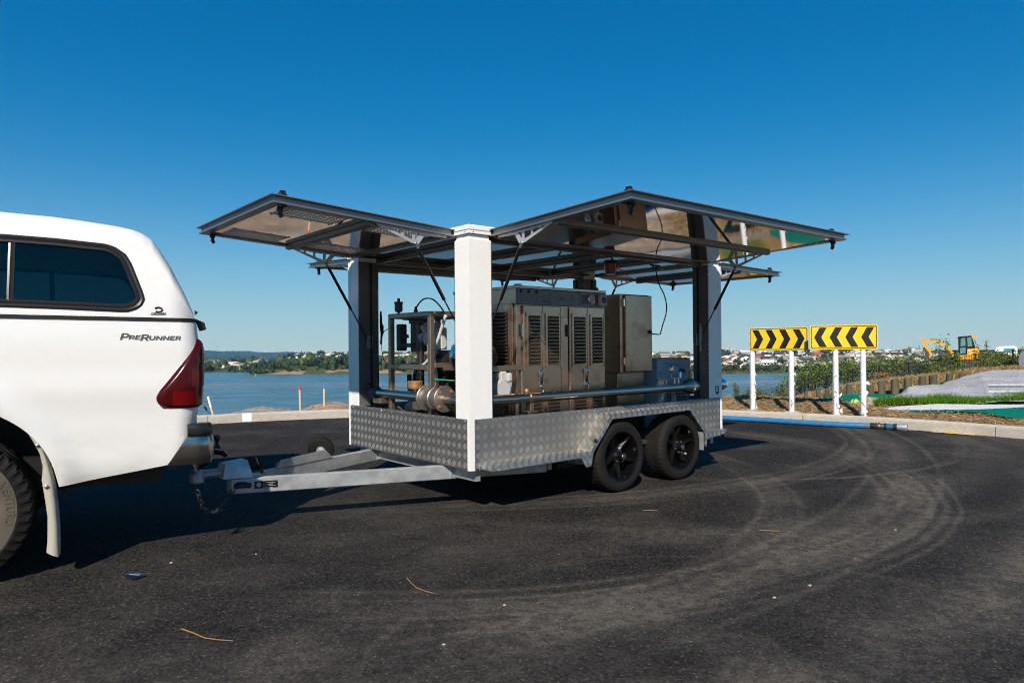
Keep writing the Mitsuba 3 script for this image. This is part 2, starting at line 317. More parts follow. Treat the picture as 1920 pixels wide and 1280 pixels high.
def zbank(x, y):
    """ground beyond the kerb"""
    x, y = np.asarray(x, float), np.asarray(y, float)
    d = np.hypot(x - KC[0], y - KC[1]) - KR; az = x / np.maximum(y, 1)
    n = meshkit.fbm(np.stack([x * .8, y * .8, x * 0], -1), 4, 3) - .5; n2 = meshkit.fbm(np.stack([x * 3, y * 3, x * 0], -1), 3, 5) - .5
    left = .10 - .115 * np.maximum(d - .5, 0) - .32 * np.maximum(d - 15, 0)
    bump = .17 * np.exp(-((az + .255) / .035)**2) * np.exp(-((d - 1.3) / .8)**2) + .10 * np.exp(-((az + .36) / .03)**2) * np.exp(-((d - 1.2) / .8)**2)
    left = left + bump + .10 * n2 * np.clip(d, 0, 1) + .5 * n * np.clip((d - 1) / 6, 0, 1)
    lowk = np.clip((.50 - az) / .06, 0, 1)
    right = .10 + (.06 + .06 * lowk) * np.exp(-((d - 1.0 - .9 * lowk) / (.5 + .4 * lowk))**2) * (1 + 3.0 * n) - .05 * (1 - lowk) * np.clip(d - 1.2, 0, 1) + .05 * n2 * np.clip(d * 1.5, 0, 1) - .05 * np.clip(d - 3, 0, 14) + .02 * n
    right = right - .06 * np.clip((az - .3) / .2, 0, 1) * np.clip(1.6 - d, 0, 1)
    right = right - .12 * np.maximum(d - 22, 0) - .13 * np.maximum(d - 2.6, 0) * lowk
    k = np.clip((az - .12) / .2, 0, 1); k = k * k * (3 - 2 * k)
    z = left * (1 - k) + right * k
    e = np.clip(d / .45, 0, 1)
    return (KH - .01) * (1 - e) + z * e
th = np.radians(np.linspace(-12, 192, 420)); rr = KR + .17 + np.r_[np.linspace(0, 4, 50), np.linspace(4.2, 14, 40), np.linspace(15, 60, 24)]
TT, RR = np.meshgrid(th, rr, indexing='ij'); gx, gy = KC[0] + RR * np.cos(TT), KC[1] + RR * np.sin(TT); gz = np.maximum(zbank(gx, gy), -16)
P = np.stack([gx, gy, gz], -1)
ir = int(np.searchsorted(rr, KR + 3.3)); it = int(np.searchsorted(th, np.radians(67)))
obj('earth_bank', cat(grid(P[it:]), grid(P[:it + 1, ir:])), 'mat_earth', smooth=True, kind='structure', label='bare earth and gravel bank sloping from the kerb to the water')
obj('mulch_verge', grid(P[:it + 1, :ir + 1]), 'mat_mulch', smooth=True, kind='structure', label='straw mulch verge behind the kerb on the right')
# straw lying on the verge
def blades(c, dirs, ln, wd):
    n = len(c); s = np.cross(dirs, rng.normal(size=(n, 3))); s /= np.linalg.norm(s, axis=1, keepdims=True)
    a = c - dirs * ln[:, None] / 2; b = c + dirs * ln[:, None] / 2; w = s * wd
    V = np.stack([a - w, a + w, b], 1).reshape(-1, 3); return trimesh.Trimesh(V, np.arange(3 * n).reshape(-1, 3), process=False)
n = 16000; t_ = np.radians(rng.uniform(20, 68, n)); r_ = KR + .2 + rng.uniform(0, 3.2, n)
sx, sy = KC[0] + r_ * np.cos(t_), KC[1] + r_ * np.sin(t_); d_ = rng.normal(size=(n, 3)); d_[:, 2] *= .25; d_ /= np.linalg.norm(d_, axis=1, keepdims=True)
c_ = np.stack([sx, sy, zbank(sx, sy) + .01], -1)
obj('straw', blades(c_[: n // 2], d_[: n // 2], rng.uniform(.06, .18, n // 2), .005), 'mat_straw', kind='stuff', label='loose dry straw scattered on the mulch verge')
obj('straw', blades(c_[n // 2:], d_[n // 2:], rng.uniform(.06, .18, n - n // 2), .006), 'mat_straw_dark', kind='stuff', label='dark brown straw and bark bits scattered on the mulch verge')
# gravel on the bank
def pebbles(C, R):
    b = trimesh.creation.icosphere(1, 1.0).subdivide() if False else trimesh.creation.icosahedron(); V, F = [], []
    for i, (c, r) in enumerate(zip(C, R)):
        V.append(b.vertices * r * rng.uniform(.6, 1.2, 3) + c); F.append(b.faces + 12 * i)
    return trimesh.Trimesh(np.vstack(V), np.vstack(F), process=False)
n = 2600; t_ = np.radians(rng.uniform(66, 150, n)); r_ = KR + .25 + rng.gamma(1.3, 2.2, n); sx, sy = KC[0] + r_ * np.cos(t_), KC[1] + r_ * np.sin(t_)
obj('gravel', pebbles(np.stack([sx, sy, zbank(sx, sy)], -1), rng.uniform(.006, .024, n)), 'mat_earth', kind='stuff', label='loose stones on the bare earth bank')

# sheet and mesh laid on the bank behind the trailer
for nm, mt, y0, y1, lab in (('bank_sheet', 'mat_geotextile', 18.6, 22.0, 'grey sheet laid on the bank behind the trailer, seen mirrored under the flaps'), ('bank_mesh', 'mat_green_mesh', 22.05, 23.6, 'green mesh laid on the bank behind the trailer, seen mirrored under the flaps')):
    P = np.array([[(x, y + .5 * math.sin(x * .6), float(zbank(x, y + .5 * math.sin(x * .6))) + .04) for y in np.linspace(y0, y1, 8)] for x in np.linspace(-2.2, 6.0, 26)]); obj(nm, grid(P, True), mt, smooth=True, label=lab, cat='sheet')
# small things on the asphalt
def stone(px, py, r, mt='mat_concrete'):
    p = gp(px, py); m = trimesh.creation.icosphere(1, r); m.vertices *= rng.uniform(.7, 1.2, (len(m.vertices), 1)) * [1.2, .9, .6]; return move(m, [p[0], p[1], r * .45])
for px, py, r, lab in ((321, 1055.5, .008, 'pale pebble on the asphalt nearest the dark card'), (480, 1039, .006, 'small grey pebble on the asphalt right of the truck shadow'), (946, 1135, .007, 'pale pebble on the asphalt below the trailer front corner'),
                       (1452, 1121, .008, 'white pebble on the asphalt in the lower right'), (1518, 1098, .008, 'white pebble on the asphalt between two tyre arcs'), (832, 1209, .007, 'whitish pebble at the bottom of the photo beside pale dust'), (1679, 994, .007, 'pebble on the asphalt inside the right tyre arc')):
    obj('pebble', stone(px, py, r), 'mat_concrete', smooth=True, label=lab, cat='stone')
n = 700; sx, sy = rng.uniform(-4, 6, n), rng.uniform(1.8, 9, n)
obj('bare_yard', grid(np.array([[(x, y, .0 + .04 * math.sin(x * .7 + y)) for x in np.linspace(-75, 75, 40)] for y in np.linspace(-8.5, -60, 20)])), 'mat_earth', smooth=True, kind='structure', label='unseen earth yard added behind the camera for its warm reflection')  # unseen yard, added for its sunlit tan reflection in the steel
# unseen bank behind the camera, added to block low sky and warm reflections
ang = np.radians(np.linspace(200, 340, 60)); prof = [(-4, -.3), (2, .5), (8, 2.2), (16, 5.0), (26, 8.6), (36, 11.0), (60, 11.5), (90, 9)]
P = np.array([[(np.cos(a) * (27 + r), 4 + np.sin(a) * (27 + r), z * (.85 + .3 * meshkit.fbm(np.array([[a * 6, r * .2, 0]]), 3, 4)[0])) for r, z in prof] for a in ang])
obj('spoil_bank', grid(P, True), 'mat_earth', smooth=True, kind='structure', label='unseen earth bank added behind the camera to warm the reflections')
obj('grit', pebbles(np.stack([sx, sy, sx * 0 + .001], -1), rng.uniform(.0012, .003, n)), 'mat_grit_grey', kind='stuff', label='fine pale grit scattered over the asphalt')
for pts, lab in ((((340, 1180), (362, 1188), (384, 1197), (410, 1200), (437, 1202)), 'bent tan twig on the asphalt near the bottom left'), (((763, 1083), (772, 1095), (783, 1104), (800, 1110), (814, 1113)), 'reddish bent twig on the asphalt at the lower centre'),
                 (((1424, 994), (1440, 995), (1461, 996)), 'straight orange twig on the asphalt right of the trailer wheels'), (((1206, 957), (1220, 956.5), (1233, 957)), 'short thin twig on the asphalt below the trailer wheels')):
    P = np.array([gp(a, b, .006) for a, b in pts]); P[:, 2] += rng.uniform(0, .006, len(P))
    obj('twig', tube(P, np.linspace(.0030, .0018, len(P)), 6), 'mat_twig', label=lab, cat='twig')
q = [gp(228, 1080), gp(259, 1074.5), gp(274, 1081), gp(248, 1089)]
cd = np.array([[p[0], p[1], .006] for p in q]); cd[0, 2] += .004; cd[2, 2] += .003
top_ = cd + [0, 0, .0012]
k = thing('dark_card', 'small dark navy card lying on the asphalt left of the trailer', 'card')
obj('sheet', trimesh.Trimesh(np.vstack([cd, top_]), [[4, 6, 5], [4, 7, 6], [0, 1, 2], [0, 2, 3], [0, 1, 5], [0, 5, 4], [1, 2, 6], [1, 6, 5], [2, 3, 7], [2, 7, 6], [3, 0, 4], [3, 4, 7]], process=False), princ('navy', (.008, .012, .035), .25), parent=k)
c0 = cd.mean(0); ax = (cd[2] - cd[0]); ax /= np.linalg.norm(ax); ay = np.cross([0, 0, 1], ax)
lw = [c0 + ax * a + ay * b + [0, 0, .0045] for a, b in ((-.03, -.004), (.03, -.004), (.03, .004), (-.03, .004))]
obj('print', trimesh.Trimesh(lw, [[0, 1, 2], [0, 2, 3]], process=False), 'mat_light_grey', parent=k)
# ------------------------------------------------------------------ the trailer (frame: u rearwards, v to the far side, w up)
T_ = thing('equipment_trailer', 'white and chequer plate tandem trailer with four raised roof flaps, behind the truck', 'trailer')
def tp(name, mesh, mt, parent=None, smooth=False, label=None): return obj(name, mesh, mt, TRL, parent or T_, smooth, label)
# posts
for u0, v0 in ((0, 0), (L - .2, 0), (0, W - .18), (L - .2, W - .18)):
    su, sv = (0 if u0 == 0 else 1), (0 if v0 == 0 else 1)
    k = tp('post', cat(box(u0 + (.0 if su else .0), u0 + .2, v0, v0 + .18, Z1 - .002, 1.965, .006)), 'mat_white')
    tp('neck', box(u0 + .012, u0 + .188, v0 + .012, v0 + .168, 1.966, 1.999), 'mat_white', k)
    cu, cv = (L if su else 0), (W if sv else 0); iu, iv = (-1 if su else 1), (-1 if sv else 1)
    tp('corner_strip', cat(box(cu - iu * .003, cu + iu * .036, cv - iv * .003, cv, Z0, 1.965), box(cu - iu * .003, cu, cv, cv + iv * .036, Z0, 1.965), ), 'mat_white', k)
    eu = u0 + (-.001 if su else .201); ev = v0 + (-.001 if sv else .181)   # dark panels painted as the shade on inner faces, under the seal lips
    tp('door_seal', cat(box(eu, eu + iu * .004, v0 + .004, v0 + .176, Z1, 1.96)), 'mat_post_inner', k); tp('door_seal', cat(box(u0 + .004, u0 + .196, ev, ev + iv * .004, Z1, 1.96)), 'mat_post_inner', k)
    tp('seal_lip', box(eu + iu * .0042, eu + iu * .014, v0 + .11, v0 + .125, Z1, 1.96), 'mat_black_rubber', k); tp('seal_lip', box(u0 + .115, u0 + .13, ev + iv * .0042, ev + iv * .014, Z1, 1.96), 'mat_black_rubber', k)
# roof
k = tp('roof', cat(box(-.014, L + .014, -.014, W + .014, 2.022, ZR, .005), box(-.009, L + .009, -.009, -.001, 2.0, 2.0215), box(-.009, L + .009, W + .001, W + .009, 2.0, 2.0215), box(-.009, -.001, -.001, W + .001, 2.0, 2.0215), box(L + .001, L + .009, -.001, W + .001, 2.0, 2.0215)), 'mat_white')
tp('ceiling_panel', box(.01, L - .01, .01, W - .01, 2.012, 2.0215), 'mat_mirror_dark', k)
for u in (.25, .95, 1.65, 2.35): tp('ceiling_rib', box(u, u + .04, .16, W - .16, 1.972, 2.0115, .004), 'mat_alu_dark', k)
for v in (.09, W - .13): tp('ceiling_rib', box(.06, L - .06, v, v + .04, 1.965, 2.0115, .004), 'mat_alu_dark', k)
for u, v in ((.03, 0), (L - .03, 0), (0, .03), (0, W - .03)): tp('rivet', lathe([(0, -.002), (.005, -.002), (.004, .002), (0, .003)], 8, 'y' if v == 0 else 'x', (u - (.011 if v else 0), v - (.011 if v == 0 else 0), 2.011)) if True else None, 'mat_alu', k)

# the four flaps
def flap(name_label, A, B, origin, da, db, slope, vents=False, latches=((.07,), ()), gus=True, sag=0):
    """A along the hinge, B outwards; origin the hinge corner; da, db unit directions in (u, v)"""
    M = np.eye(4); da, db = np.array([*da, 0.0]), np.array([*db, slope]); db /= np.linalg.norm(db); nn = np.array([0, 0, 1.0]) - db * db[2]; nn /= np.linalg.norm(nn)
    M[:3, 0], M[:3, 1], M[:3, 2], M[:3, 3] = da, db, nn, origin; MM = TRL @ M
    f = numbered(T_ + '__roof_flap'); labels[f] = {'label': name_label}
    def fp(n, m, mt, smooth=False): return obj(n, m, mt, MM, f, smooth)
    t = .042; skin = sbox(.012, .012, A - .012, B - .012); holes = []
    if vents:
        for a0 in (.10, A - .36):
            for b0 in (.13, .13 + B * .5): holes.append((a0, a0 + .25, b0, b0 + .40))
    low = skin
    for h in holes: low = low.difference(sbox(h[0], h[2], h[1], h[3]))
    pm = prism(low, .006, .0075)
    if sag: pm = turn(pm, math.degrees(sag), (1, 0, 0), (0, B - .012, .006))
    fp('underside_panel', pm, 'mat_mirror'); fp('top_skin', prism(low, t - .004, t - .001), 'mat_white')
    def edge(p0, p1, out):      # frame extrusion with an upper and a lower lip, out = outward direction
        p0, p1, out = np.array(p0, float), np.array(p1, float), np.array(out, float); d = (p1 - p0) / np.linalg.norm(p1 - p0)
        def bar(o0, o1, c0, c1, ext=0):
            q = [p0 - d * ext + out * o0, p1 + d * ext + out * o0, p1 + d * ext + out * o1, p0 - d * ext + out * o1]
            return prism(Polygon([(x[0], x[1]) for x in q]), c0, c1)
        return cat(bar(-.05, 0, -.006, .0058), bar(-.022, 0, .0058, t - .006), bar(-.02, .030, t - .006, t, .030), bar(0, .012, -.006, -.001, .010), bar(.008, .012, -.001, .006, .010))
    for p0, p1, out in (((0, B), (A, B), (0, 1)), ((0, 0), (0, B), (-1, 0)), ((A, 0), (A, B), (1, 0))): fp('edge_frame', edge(p0, p1, out), 'mat_alu')
    fp('hinge_frame', cat(box(.04, A - .04, .008, .055, -.012 - (.014 if sag else 0), .0055, .003), box(.0, A, -.004, .012, .004, t - .004, .003)), 'mat_alu_dark')
    fp('hinge_rubber', cat(box(-.012, .012, -.014, .02, -.002, t + .004, .004), box(A - .012, A + .012, -.014, .02, -.002, t + .004, .004)), 'mat_black_rubber')
    fp('cross_rib', cat(box(.03, A - .03, B * .47, B * .47 + .05, -.030, .0055, .004), box(.03, A - .03, B * .47 + .018, B * .47 + .032, -.034, -.030)), 'mat_alu_dark')
    for h in holes:
        a0, a1, b0, b1 = h; g = []; nb = 6; pitch = (a1 - a0) / nb
        for i in range(nb): g.append(box(a0 + i * pitch + .009, a0 + (i + 1) * pitch - .009, b0 - .01, b1 + .01, .0, .012, .003))
        for i in range(nb + 1):
            b = b0
            while b < b1: g.append(box(a0 + i * pitch - .0088, a0 + i * pitch + .0088, b, b + .013, .002, .010)); b += .026
        g += [box(a0 - .02, a0 - .006, b0 - .02, b1 + .02, .002, .010), box(a1 + .006, a1 + .02, b0 - .02, b1 + .02, .002, .010)]
        fp('vent_grille', cat(g), 'mat_bracket')
        fp('screw_row', cat([lathe([(0, -.004), (.006, -.002), (.006, .001)], 8, 'z', (a, b, .003)) for a in (a0 - .035, a1 + .035) for b in np.linspace(b0, b1, 4)]), 'mat_dark_grey')
    for a in latches[0]:
        fp('latch', cat(box(a - .025, a + .025, B - .10, B - .045, t, t + .04, .012), box(a - .018, a + .018, B - .09, B - .055, t + .04, t + .05, .006), ), 'mat_black_trim')
        fp('latch_hook', cat(prism([(B - .085, -.006), (B - .05, -.006), (B - .045, -.03), (B - .06, -.04), (B - .055, -.055), (B - .07, -.078), (B - .085, -.07), (B - .075, -.045)], a - .012, a + .012, 'yz'), box(a - .045, a + .045, B - .09, B - .06, -.016, -.0058, .004)), 'mat_black_trim')
    for a in latches[1]:
        fp('catch', box(a - .03, a + .03, B - .08, B - .02, t, t + .025, .01), 'mat_black_trim')
    if gus:
        tri = Polygon([(.05, -.004), (.62, -.004), (.62, -.014), (.34, -.098), (.28, -.098), (.235, -.03), (.05, -.02)])
        for h in ([(.27, -.02), (.31, -.02), (.31, -.072)], [(.335, -.022), (.405, -.022), (.405, -.056), (.335, -.074)], [(.425, -.02), (.49, -.02), (.49, -.034), (.425, -.052)], [(.508, -.018), (.555, -.018), (.508, -.03)]): tri = tri.difference(Polygon(h))
        for a in (.022, A - .026): fp('strut_bracket', prism(tri, a, a + .004, 'yz'), 'mat_bracket')
    return MM
def strut(p, q):                 # p on the flap, q on the post
    p, q = np.array(p, float), np.array(q, float); d = q - p; m = p + d * .58
    k = tp('gas_strut', cyl(p + d * .05, m, .0125, 12), 'mat_black_gloss')
    tp('rod', cyl(m, p + d * .97, .0055, 8), 'mat_black_gloss', k)
    tp('ball_joint', cat(cyl(p, p + d * .05, .010, 10), box(*np.stack([q - .012, q + .012], 1).ravel(), .003), trimesh.creation.icosphere(1, .014).apply_translation(p)), 'mat_alu', k)
Do = L - .4
flap('raised flap over the long side nearest the camera, with mirrored underside', Do, 1.308, (.2, 0, 1.998), (1, 0), (0, -1), .041, latches=((.07, Do - .07), (Do * .62,)), sag=.018)
flap('raised front flap above the drawbar, with four slotted vents', W - .36, 1.318, (0, .18, 2.0), (0, 1), (-1, 0), .065, True, latches=((.07, W - .43), ()))
flap('raised flap on the far side of the trailer', Do, 1.29, (.2, W, 2.0), (1, 0), (0, 1), .045, latches=((.07, Do - .07), ()))
flap('raised rear flap at the trailer tail', W - .36, 1.41, (L, .18, 2.0), (0, 1), (1, 0), -.022, latches=((.07, W - .43), ()))
for (p, q) in (((.224, -.31, 1.913), (.212, .09, 1.26)), ((L - .224, -.31, 1.913), (L - .212, .09, 1.26)), ((-.31, .204, 1.923), (.09, .192, 1.26)), ((-.31, W - .204, 1.923), (.09, W - .192, 1.26)),
               ((.224, W + .31, 1.917), (.212, W - .09, 1.26)), ((L - .224, W + .31, 1.917), (L - .212, W - .09, 1.26)), ((L + .31, .204, 1.895), (L - .09, .192, 1.26)), ((L + .31, W - .204, 1.895), (L - .09, W - .192, 1.26))): strut(p, q)
for q in ((.206, .11, 1.255), (L - .206, .11, 1.255), (.11, .186, 1.255), (.11, W - .186, 1.255)):
    tp('strut_plate', box(q[0] - .004 if q[0] in (.206, L - .206) else q[0] - .03, q[0] + .004 if q[0] in (.206, L - .206) else q[0] + .03, q[1] - (.03 if q[0] in (.206, L - .206) else .004), q[1] + (.03 if q[0] in (.206, L - .206) else .004), q[2] - .06, q[2] + .05), 'mat_galv')
for q in ((.215, W - .10, 1.40), (.10, W - .16 - .03, 1.38)):       # latch keepers hanging on the far front post
    pass
tp('latch_keeper', prism([(.0, .16), (.012, .17), (.016, .06), (.032, .03), (.03, -.03), (.016, -.06), (.012, -.13), (.0, -.13), (.006, -.04), (.0, .02)], W - .20, W - .185, 'xz').apply_translation([.212, 0, 1.36]), 'mat_black_trim')
tp('latch_keeper', prism([(.0, .10), (.03, .06), (.03, -.03), (.016, -.06), (.016, -.16), (.0, -.16)], .06, .075, 'xz').apply_translation([L - .245, 0, 1.30]), 'mat_galv')

# floor, panels, chassis
tp('floor', box(.03, L - .03, .03, W - .03, .335, .365), 'mat_alu_dark')
arch = Polygon([(1.05, .2), (1.075, .385), (1.298, .62), (2.338, .626), (2.54, .43), (2.56, .2)])
side_poly = sbox(.034, Z0 + .004, L - .034, Z1).difference(arch)
tp('side_panel', prism(side_poly, -.004, .0, 'xz'), 'mat_tread', label='near side panel of aluminium chequer plate, cut out round the wheels')
tp('side_panel', prism(side_poly, W, W + .004, 'xz'), 'mat_tread')
tp('front_panel', box(-.004, 0, .034, W - .034, Z0 + .004, Z1), 'mat_tread', label='front panel of aluminium chequer plate above the drawbar')
tp('rear_panel', box(L, L + .004, .034, W - .034, Z0 + .004, Z1), 'mat_tread')
tp('top_rail', cat(box(.2, L - .2, .001, .04, Z1 - .02, Z1 + .002), box(.2, L - .2, W - .04, W - .001, Z1 - .02, Z1 + .002), box(.001, .04, .18, W - .18, Z1 - .02, Z1 + .002), box(L - .04, L - .001, .18, W - .18, Z1 - .02, Z1 + .002)), 'mat_alu')
riv = []
for u in np.arange(.06, L, .17):
    riv.append((u, Z1 - .012))
    if not (.98 < u < 2.62): riv.append((u, Z0 + .02))
tp('rivets', cat([lathe([(0, -.0035), (.004, -.0025), (.006, 0)], 8, 'y', (u, -.0045, w)) for u, w in riv] + [lathe([(0, -.0035), (.004, -.0025), (.006, 0)], 8, 'x', (-.0045, v, w)) for v in np.arange(.06, W, .17) for w in (Z1 - .012, Z0 + .02)]), 'mat_chrome')
for s, v0 in ((-1, 0.0), (1, W)):
    pr = [(1.035, .27), (1.058, .392), (1.284, .634), (1.30, .641), (2.336, .646), (2.352, .64), (2.558, .437), (2.578, .40), (2.580, .27)]
    inn = [(1.040, .27), (1.064, .391), (1.288, .626), (1.303, .633), (2.335, .638), (2.348, .632), (2.552, .433), (2.572, .398), (2.574, .27)]
    vi, vo = v0, v0 + s * .15
    top = grid(np.array([[(u, vi, w) for u, w in pr], [(u, vo - s * .012, w) for u, w in pr], [(u, vo, w - .004) for u, w in pr]]))
    bot = grid(np.array([[(u, vi, w) for u, w in inn], [(u, vo - s * .004, w) for u, w in inn]]), flip=True)
    lipo = []
    for q in (pr, [(u + (1.8 - u) * .030, w - .026 if w > .3 else w) for u, w in pr]): lipo.append([(u, vo, w - .004) for u, w in q])
    g = tp('wheel_guard', cat(top, bot, grid(np.array(lipo)), grid(np.array(lipo) + [0, -s * .003, 0], flip=True)), 'mat_tread_bright', label='wheel arch guard of chequer plate painted brighter as if lit, over the near wheels' if s < 0 else None)
    tp('step', cat(box(.075, 1.055, vo, v0 + s * .0045, .372, .376), box(.075, 1.055, vo, vo + .004 * -s, .338, .376), box(.075, .079, vo, v0 + s * .0045, .338, .376)), 'mat_tread_bright', label='low chequer plate step ahead of the near wheels' if s < 0 else None)
    tp('step', cat(box(2.58, 2.90, vo + .0, v0, .392, .396), prism([(2.58, .392), (2.90, .392), (2.86, .36), (2.58, .33)], vo, vo + .004, 'xz')), 'mat_tread_bright')
    tp('mud_flap', box(2.545, 2.553, v0 + s * .0, v0 + s * .135, .235, .40), 'mat_galv', g)
    tp('guard_flap', prism([(.93, .352), (1.055, .352), (1.055, .265), (1.0, .258), (.97, .30)], vo, vo - s * .004, 'xz'), 'mat_tread_bright', g)
    tp('marker_lamp', lathe([(0, -.018), (.012, -.018), (.016, -.006), (.018, .004)], 12, 'y' , (1.10, vo, .455)), 'mat_black_trim', g)
tp('drain_cock', cat(cyl((2.885, -.10, .39), (2.885, -.10, .345), .014, 10), cyl((2.885, -.10, .345), (2.91, -.125, .335), .018, 10)), 'mat_black_trim')
for v in (.35, W - .35): tp('chassis_rail', box(.05, L - .05, v - .03, v + .03, .225, .329, .004), 'mat_galv')
for u in (.1, .8, 1.15, 2.55, 2.95): tp('cross_member', box(u - .02, u + .02, .05, W - .05, .24, .328), 'mat_galv')
for s in (0, 1):
    f = (lambda v: v) if s == 0 else (lambda v: W - v)
    a, b = (-1.35, f(.895)), (.78, f(.075))
    tp('drawbar', rect_tube((*a, .275), (*b, .275), .05, .105), 'mat_galv', label='near arm of the galvanised drawbar' if s == 0 else 'far arm of the galvanised drawbar')
# wheels
def tyre_mesh(R, r0, w, n=90, dusty=False):
    prof = [(r0, .5), (r0 + .012, .52), (r0 + .03, .535), ((R + r0) / 2, .56), (R - .03, .535), (R - .012, .49), (R - .004, .42), (R, .36), (R, .285), (R - .007, .28), (R - .007, .25), (R, .245), (R, .045), (R - .007, .04), (R - .007, -.04), (R, -.045), (R, -.245), (R - .007, -.25), (R - .007, -.28), (R, -.285), (R, -.36), (R - .004, -.42), (R - .012, -.49), (R - .03, -.535), ((R + r0) / 2, -.56), (r0 + .03, -.535), (r0, -.5)]
    p = np.array([(a, b * w) for a, b in prof]); nn = n * 2; ang = np.arange(nn) * 2 * np.pi / nn
    Rm = np.repeat(p[:, :1], nn, 1); cut = (np.arange(nn) % 4 == 0)
    for i, (a, b) in enumerate(prof):
        if a > R - .014 and (abs(b) > .26 or abs(b) < .24): Rm[i, cut] -= .004 if a > R - .006 else .003
    V = np.stack([Rm * np.cos(ang), np.repeat(p[:, 1:], nn, 1), Rm * np.sin(ang)], -1).reshape(-1, 3); F = []
    i, j = np.meshgrid(np.arange(len(p) - 1), np.arange(nn), indexing='ij'); A = (i * nn + j).ravel(); B = (i * nn + (j + 1) % nn).ravel()
    F = np.vstack([np.stack([A, B, B + nn], 1), np.stack([A, B + nn, A + nn], 1)]); return trimesh.Trimesh(V, F, process=False)
RW = .293
def trailer_wheel(u, v, s, rot):
    """s=-1: outer face towards the camera"""
    k = numbered(T_ + '__wheel'); M = TRL @ np.array([[1, 0, 0, u], [0, 1, 0, v], [0, 0, 1, RW], [0, 0, 0, 1.0]]) @ trimesh.transformations.rotation_matrix(rot, [0, 1, 0])
    def wp(n, m, mt, smooth=False): return obj(n, m, mt, M, k, smooth)
    w = .195; o = s * w / 2
    wp('tyre', tyre_mesh(RW, .198, w), 'mat_tyre', 40)
    pr = [(.199, o * 1.0), (.206, o * 1.04), (.203, o * 1.06), (.192, o * .99), (.186, o * .8), (.178, o * .35), (.176, -o * .6), (.199, -o * 1.0)]
    wp('rim', lathe(pr, 48, 'y'), 'mat_rim_black', 30)
    wp('back_plate', lathe([(.17, o * .1), (.05, o * .15), (0, o * .15)], 32, 'y'), 'mat_rim_black')
    sp = []
    for i in range(5):
        a = i * 2 * np.pi / 5; c, n2 = math.cos(a), math.sin(a); V = []
        for r, wd, y0, y1 in ((.03, .030, .30, .55), (.09, .026, .42, .66), (.15, .017, .62, .84), (.185, .011, .74, .93)):
            for t, y in ((-wd, y0), (wd, y0), (0, y1), (-wd * .45, y1 - .03), (wd * .45, y1 - .03)): V.append((r * c - t * n2, o * y, r * n2 + t * c))
        V = np.array(V).reshape(4, 5, 3); sp += [hull(np.vstack([V[i_], V[i_ + 1]])) for i_ in range(3)]
    for m in sp: pass
    for i in range(5): wp('spoke', cat(sp[3 * i:3 * i + 3]), 'mat_rim_black')
    wp('hub', lathe([(.062, o * .3), (.060, o * .62), (.05, o * .72), (.036, o * .78), (.034, o * 1.15), (.030, o * 1.24), (.026, o * 1.26), (0, o * 1.26)], 24, 'y'), 'mat_black_gloss', 30)
    wp('hub_cap', lathe([(.024, o * 1.262), (.022, o * 1.285), (0, o * 1.29)], 20, 'y'), 'mat_chrome')
    wp('nuts', cat([lathe([(.009, o * .62), (.009, o * .84), (0, o * .86)], 6, 'y', (.05 * math.cos(a), 0, .05 * math.sin(a))) for a in np.arange(5) * 2 * np.pi / 5 + .63]), 'mat_alu_dark')
for u in (1.447, 2.236):
    trailer_wheel(u, -.116 + .195 / 2, -1, .35 if u < 2 else 1.0); trailer_wheel(u, W + .116 - .195 / 2, 1, .2)
    tp('axle', box(u - .025, u + .025, .08, W - .08, RW - .03, RW + .03, .004), 'mat_dark_grey')
tp('suspension', cat([box(1.1, 2.58, v - .03, v + .03, .21, .235) for v in (.22, W - .22)] + [box(u - .05, u + .05, v - .035, v + .035, .20, .33) for u in (1.12, 1.84, 2.56) for v in (.22, W - .22)]), 'mat_dark_grey')
# drawbar head
tp('coupling', cat(box(-1.55, -1.36, .885, .955, .345, .40, .02), lathe([(0, .41), (.03, .405), (.045, .38), (.048, .33), (.04, .32)], 16, 'z', (-1.56, .92, 0)), box(-1.40, -1.16, .86, .98, .327, .352, .003)), 'mat_galv')
tp('coupling_mount', hull([(-1.42, .83, .34), (-1.22, .83, .327), (-1.22, 1.01, .327), (-1.42, 1.01, .34), (-1.40, .85, .43), (-1.25, .86, .445), (-1.25, .98, .445), (-1.40, .98, .43)]), 'mat_galv')
tp('brake_lever', cat(tube([(-1.56, .90, .43), (-1.54, .86, .50), (-1.52, .80, .53)], .011, 10)), 'mat_black_trim')
tp('brake_handle', tube([(-1.525, .81, .53), (-1.50, .74, .542), (-1.475, .66, .54), (-1.468, .63, .525)], [.015, .018, .018, .014], 10), 'mat_dark_red', label='dark red grip of the hitch lever')
tp('actuator', cat(cyl((-1.17, .93, .36), (-1.17, 1.01, .42), .035, 14), cyl((-1.16, .90, .44), (-1.10, .99, .34), .008, 8), box(-1.21, -1.12, .90, 1.0, .33, .37, .01)), 'mat_black_trim')
tp('winch_plate', prism([(-1.0, .328), (-.95, .385), (-.50, .40), (-.42, .328)], 1.16, 1.166, 'xz').apply_transform(trimesh.transformations.rotation_matrix(.37, [0, 0, 1], [-.7, 1.16, 0])), 'mat_galv')
jw = tp('jockey_wheel', turn(turn(lathe([(.035, -.03), (.085, -.034), (.100, -.025), (.106, 0), (.100, .025), (.085, .034), (.035, .03)], 28, 'y'), -35, (0, 0, 1)), 20, (1, 0, 0)).apply_translation([-.48, 1.39, .385]), 'mat_tyre', None, 40, label='grey jockey wheel folded up beside the far drawbar arm')
tp('wheel_hub', turn(turn(lathe([(0, -.045), (.018, -.045), (.020, -.036), (.034, -.034), (.034, .034), (0, .036)], 16, 'y'), -35, (0, 0, 1)), 20, (1, 0, 0)).apply_translation([-.48, 1.38, .385]), 'mat_galv', jw)
tp('leg', cyl((-.48, 1.33, .36), (-.95, 1.10, .345), .022, 12), 'mat_galv', jw)
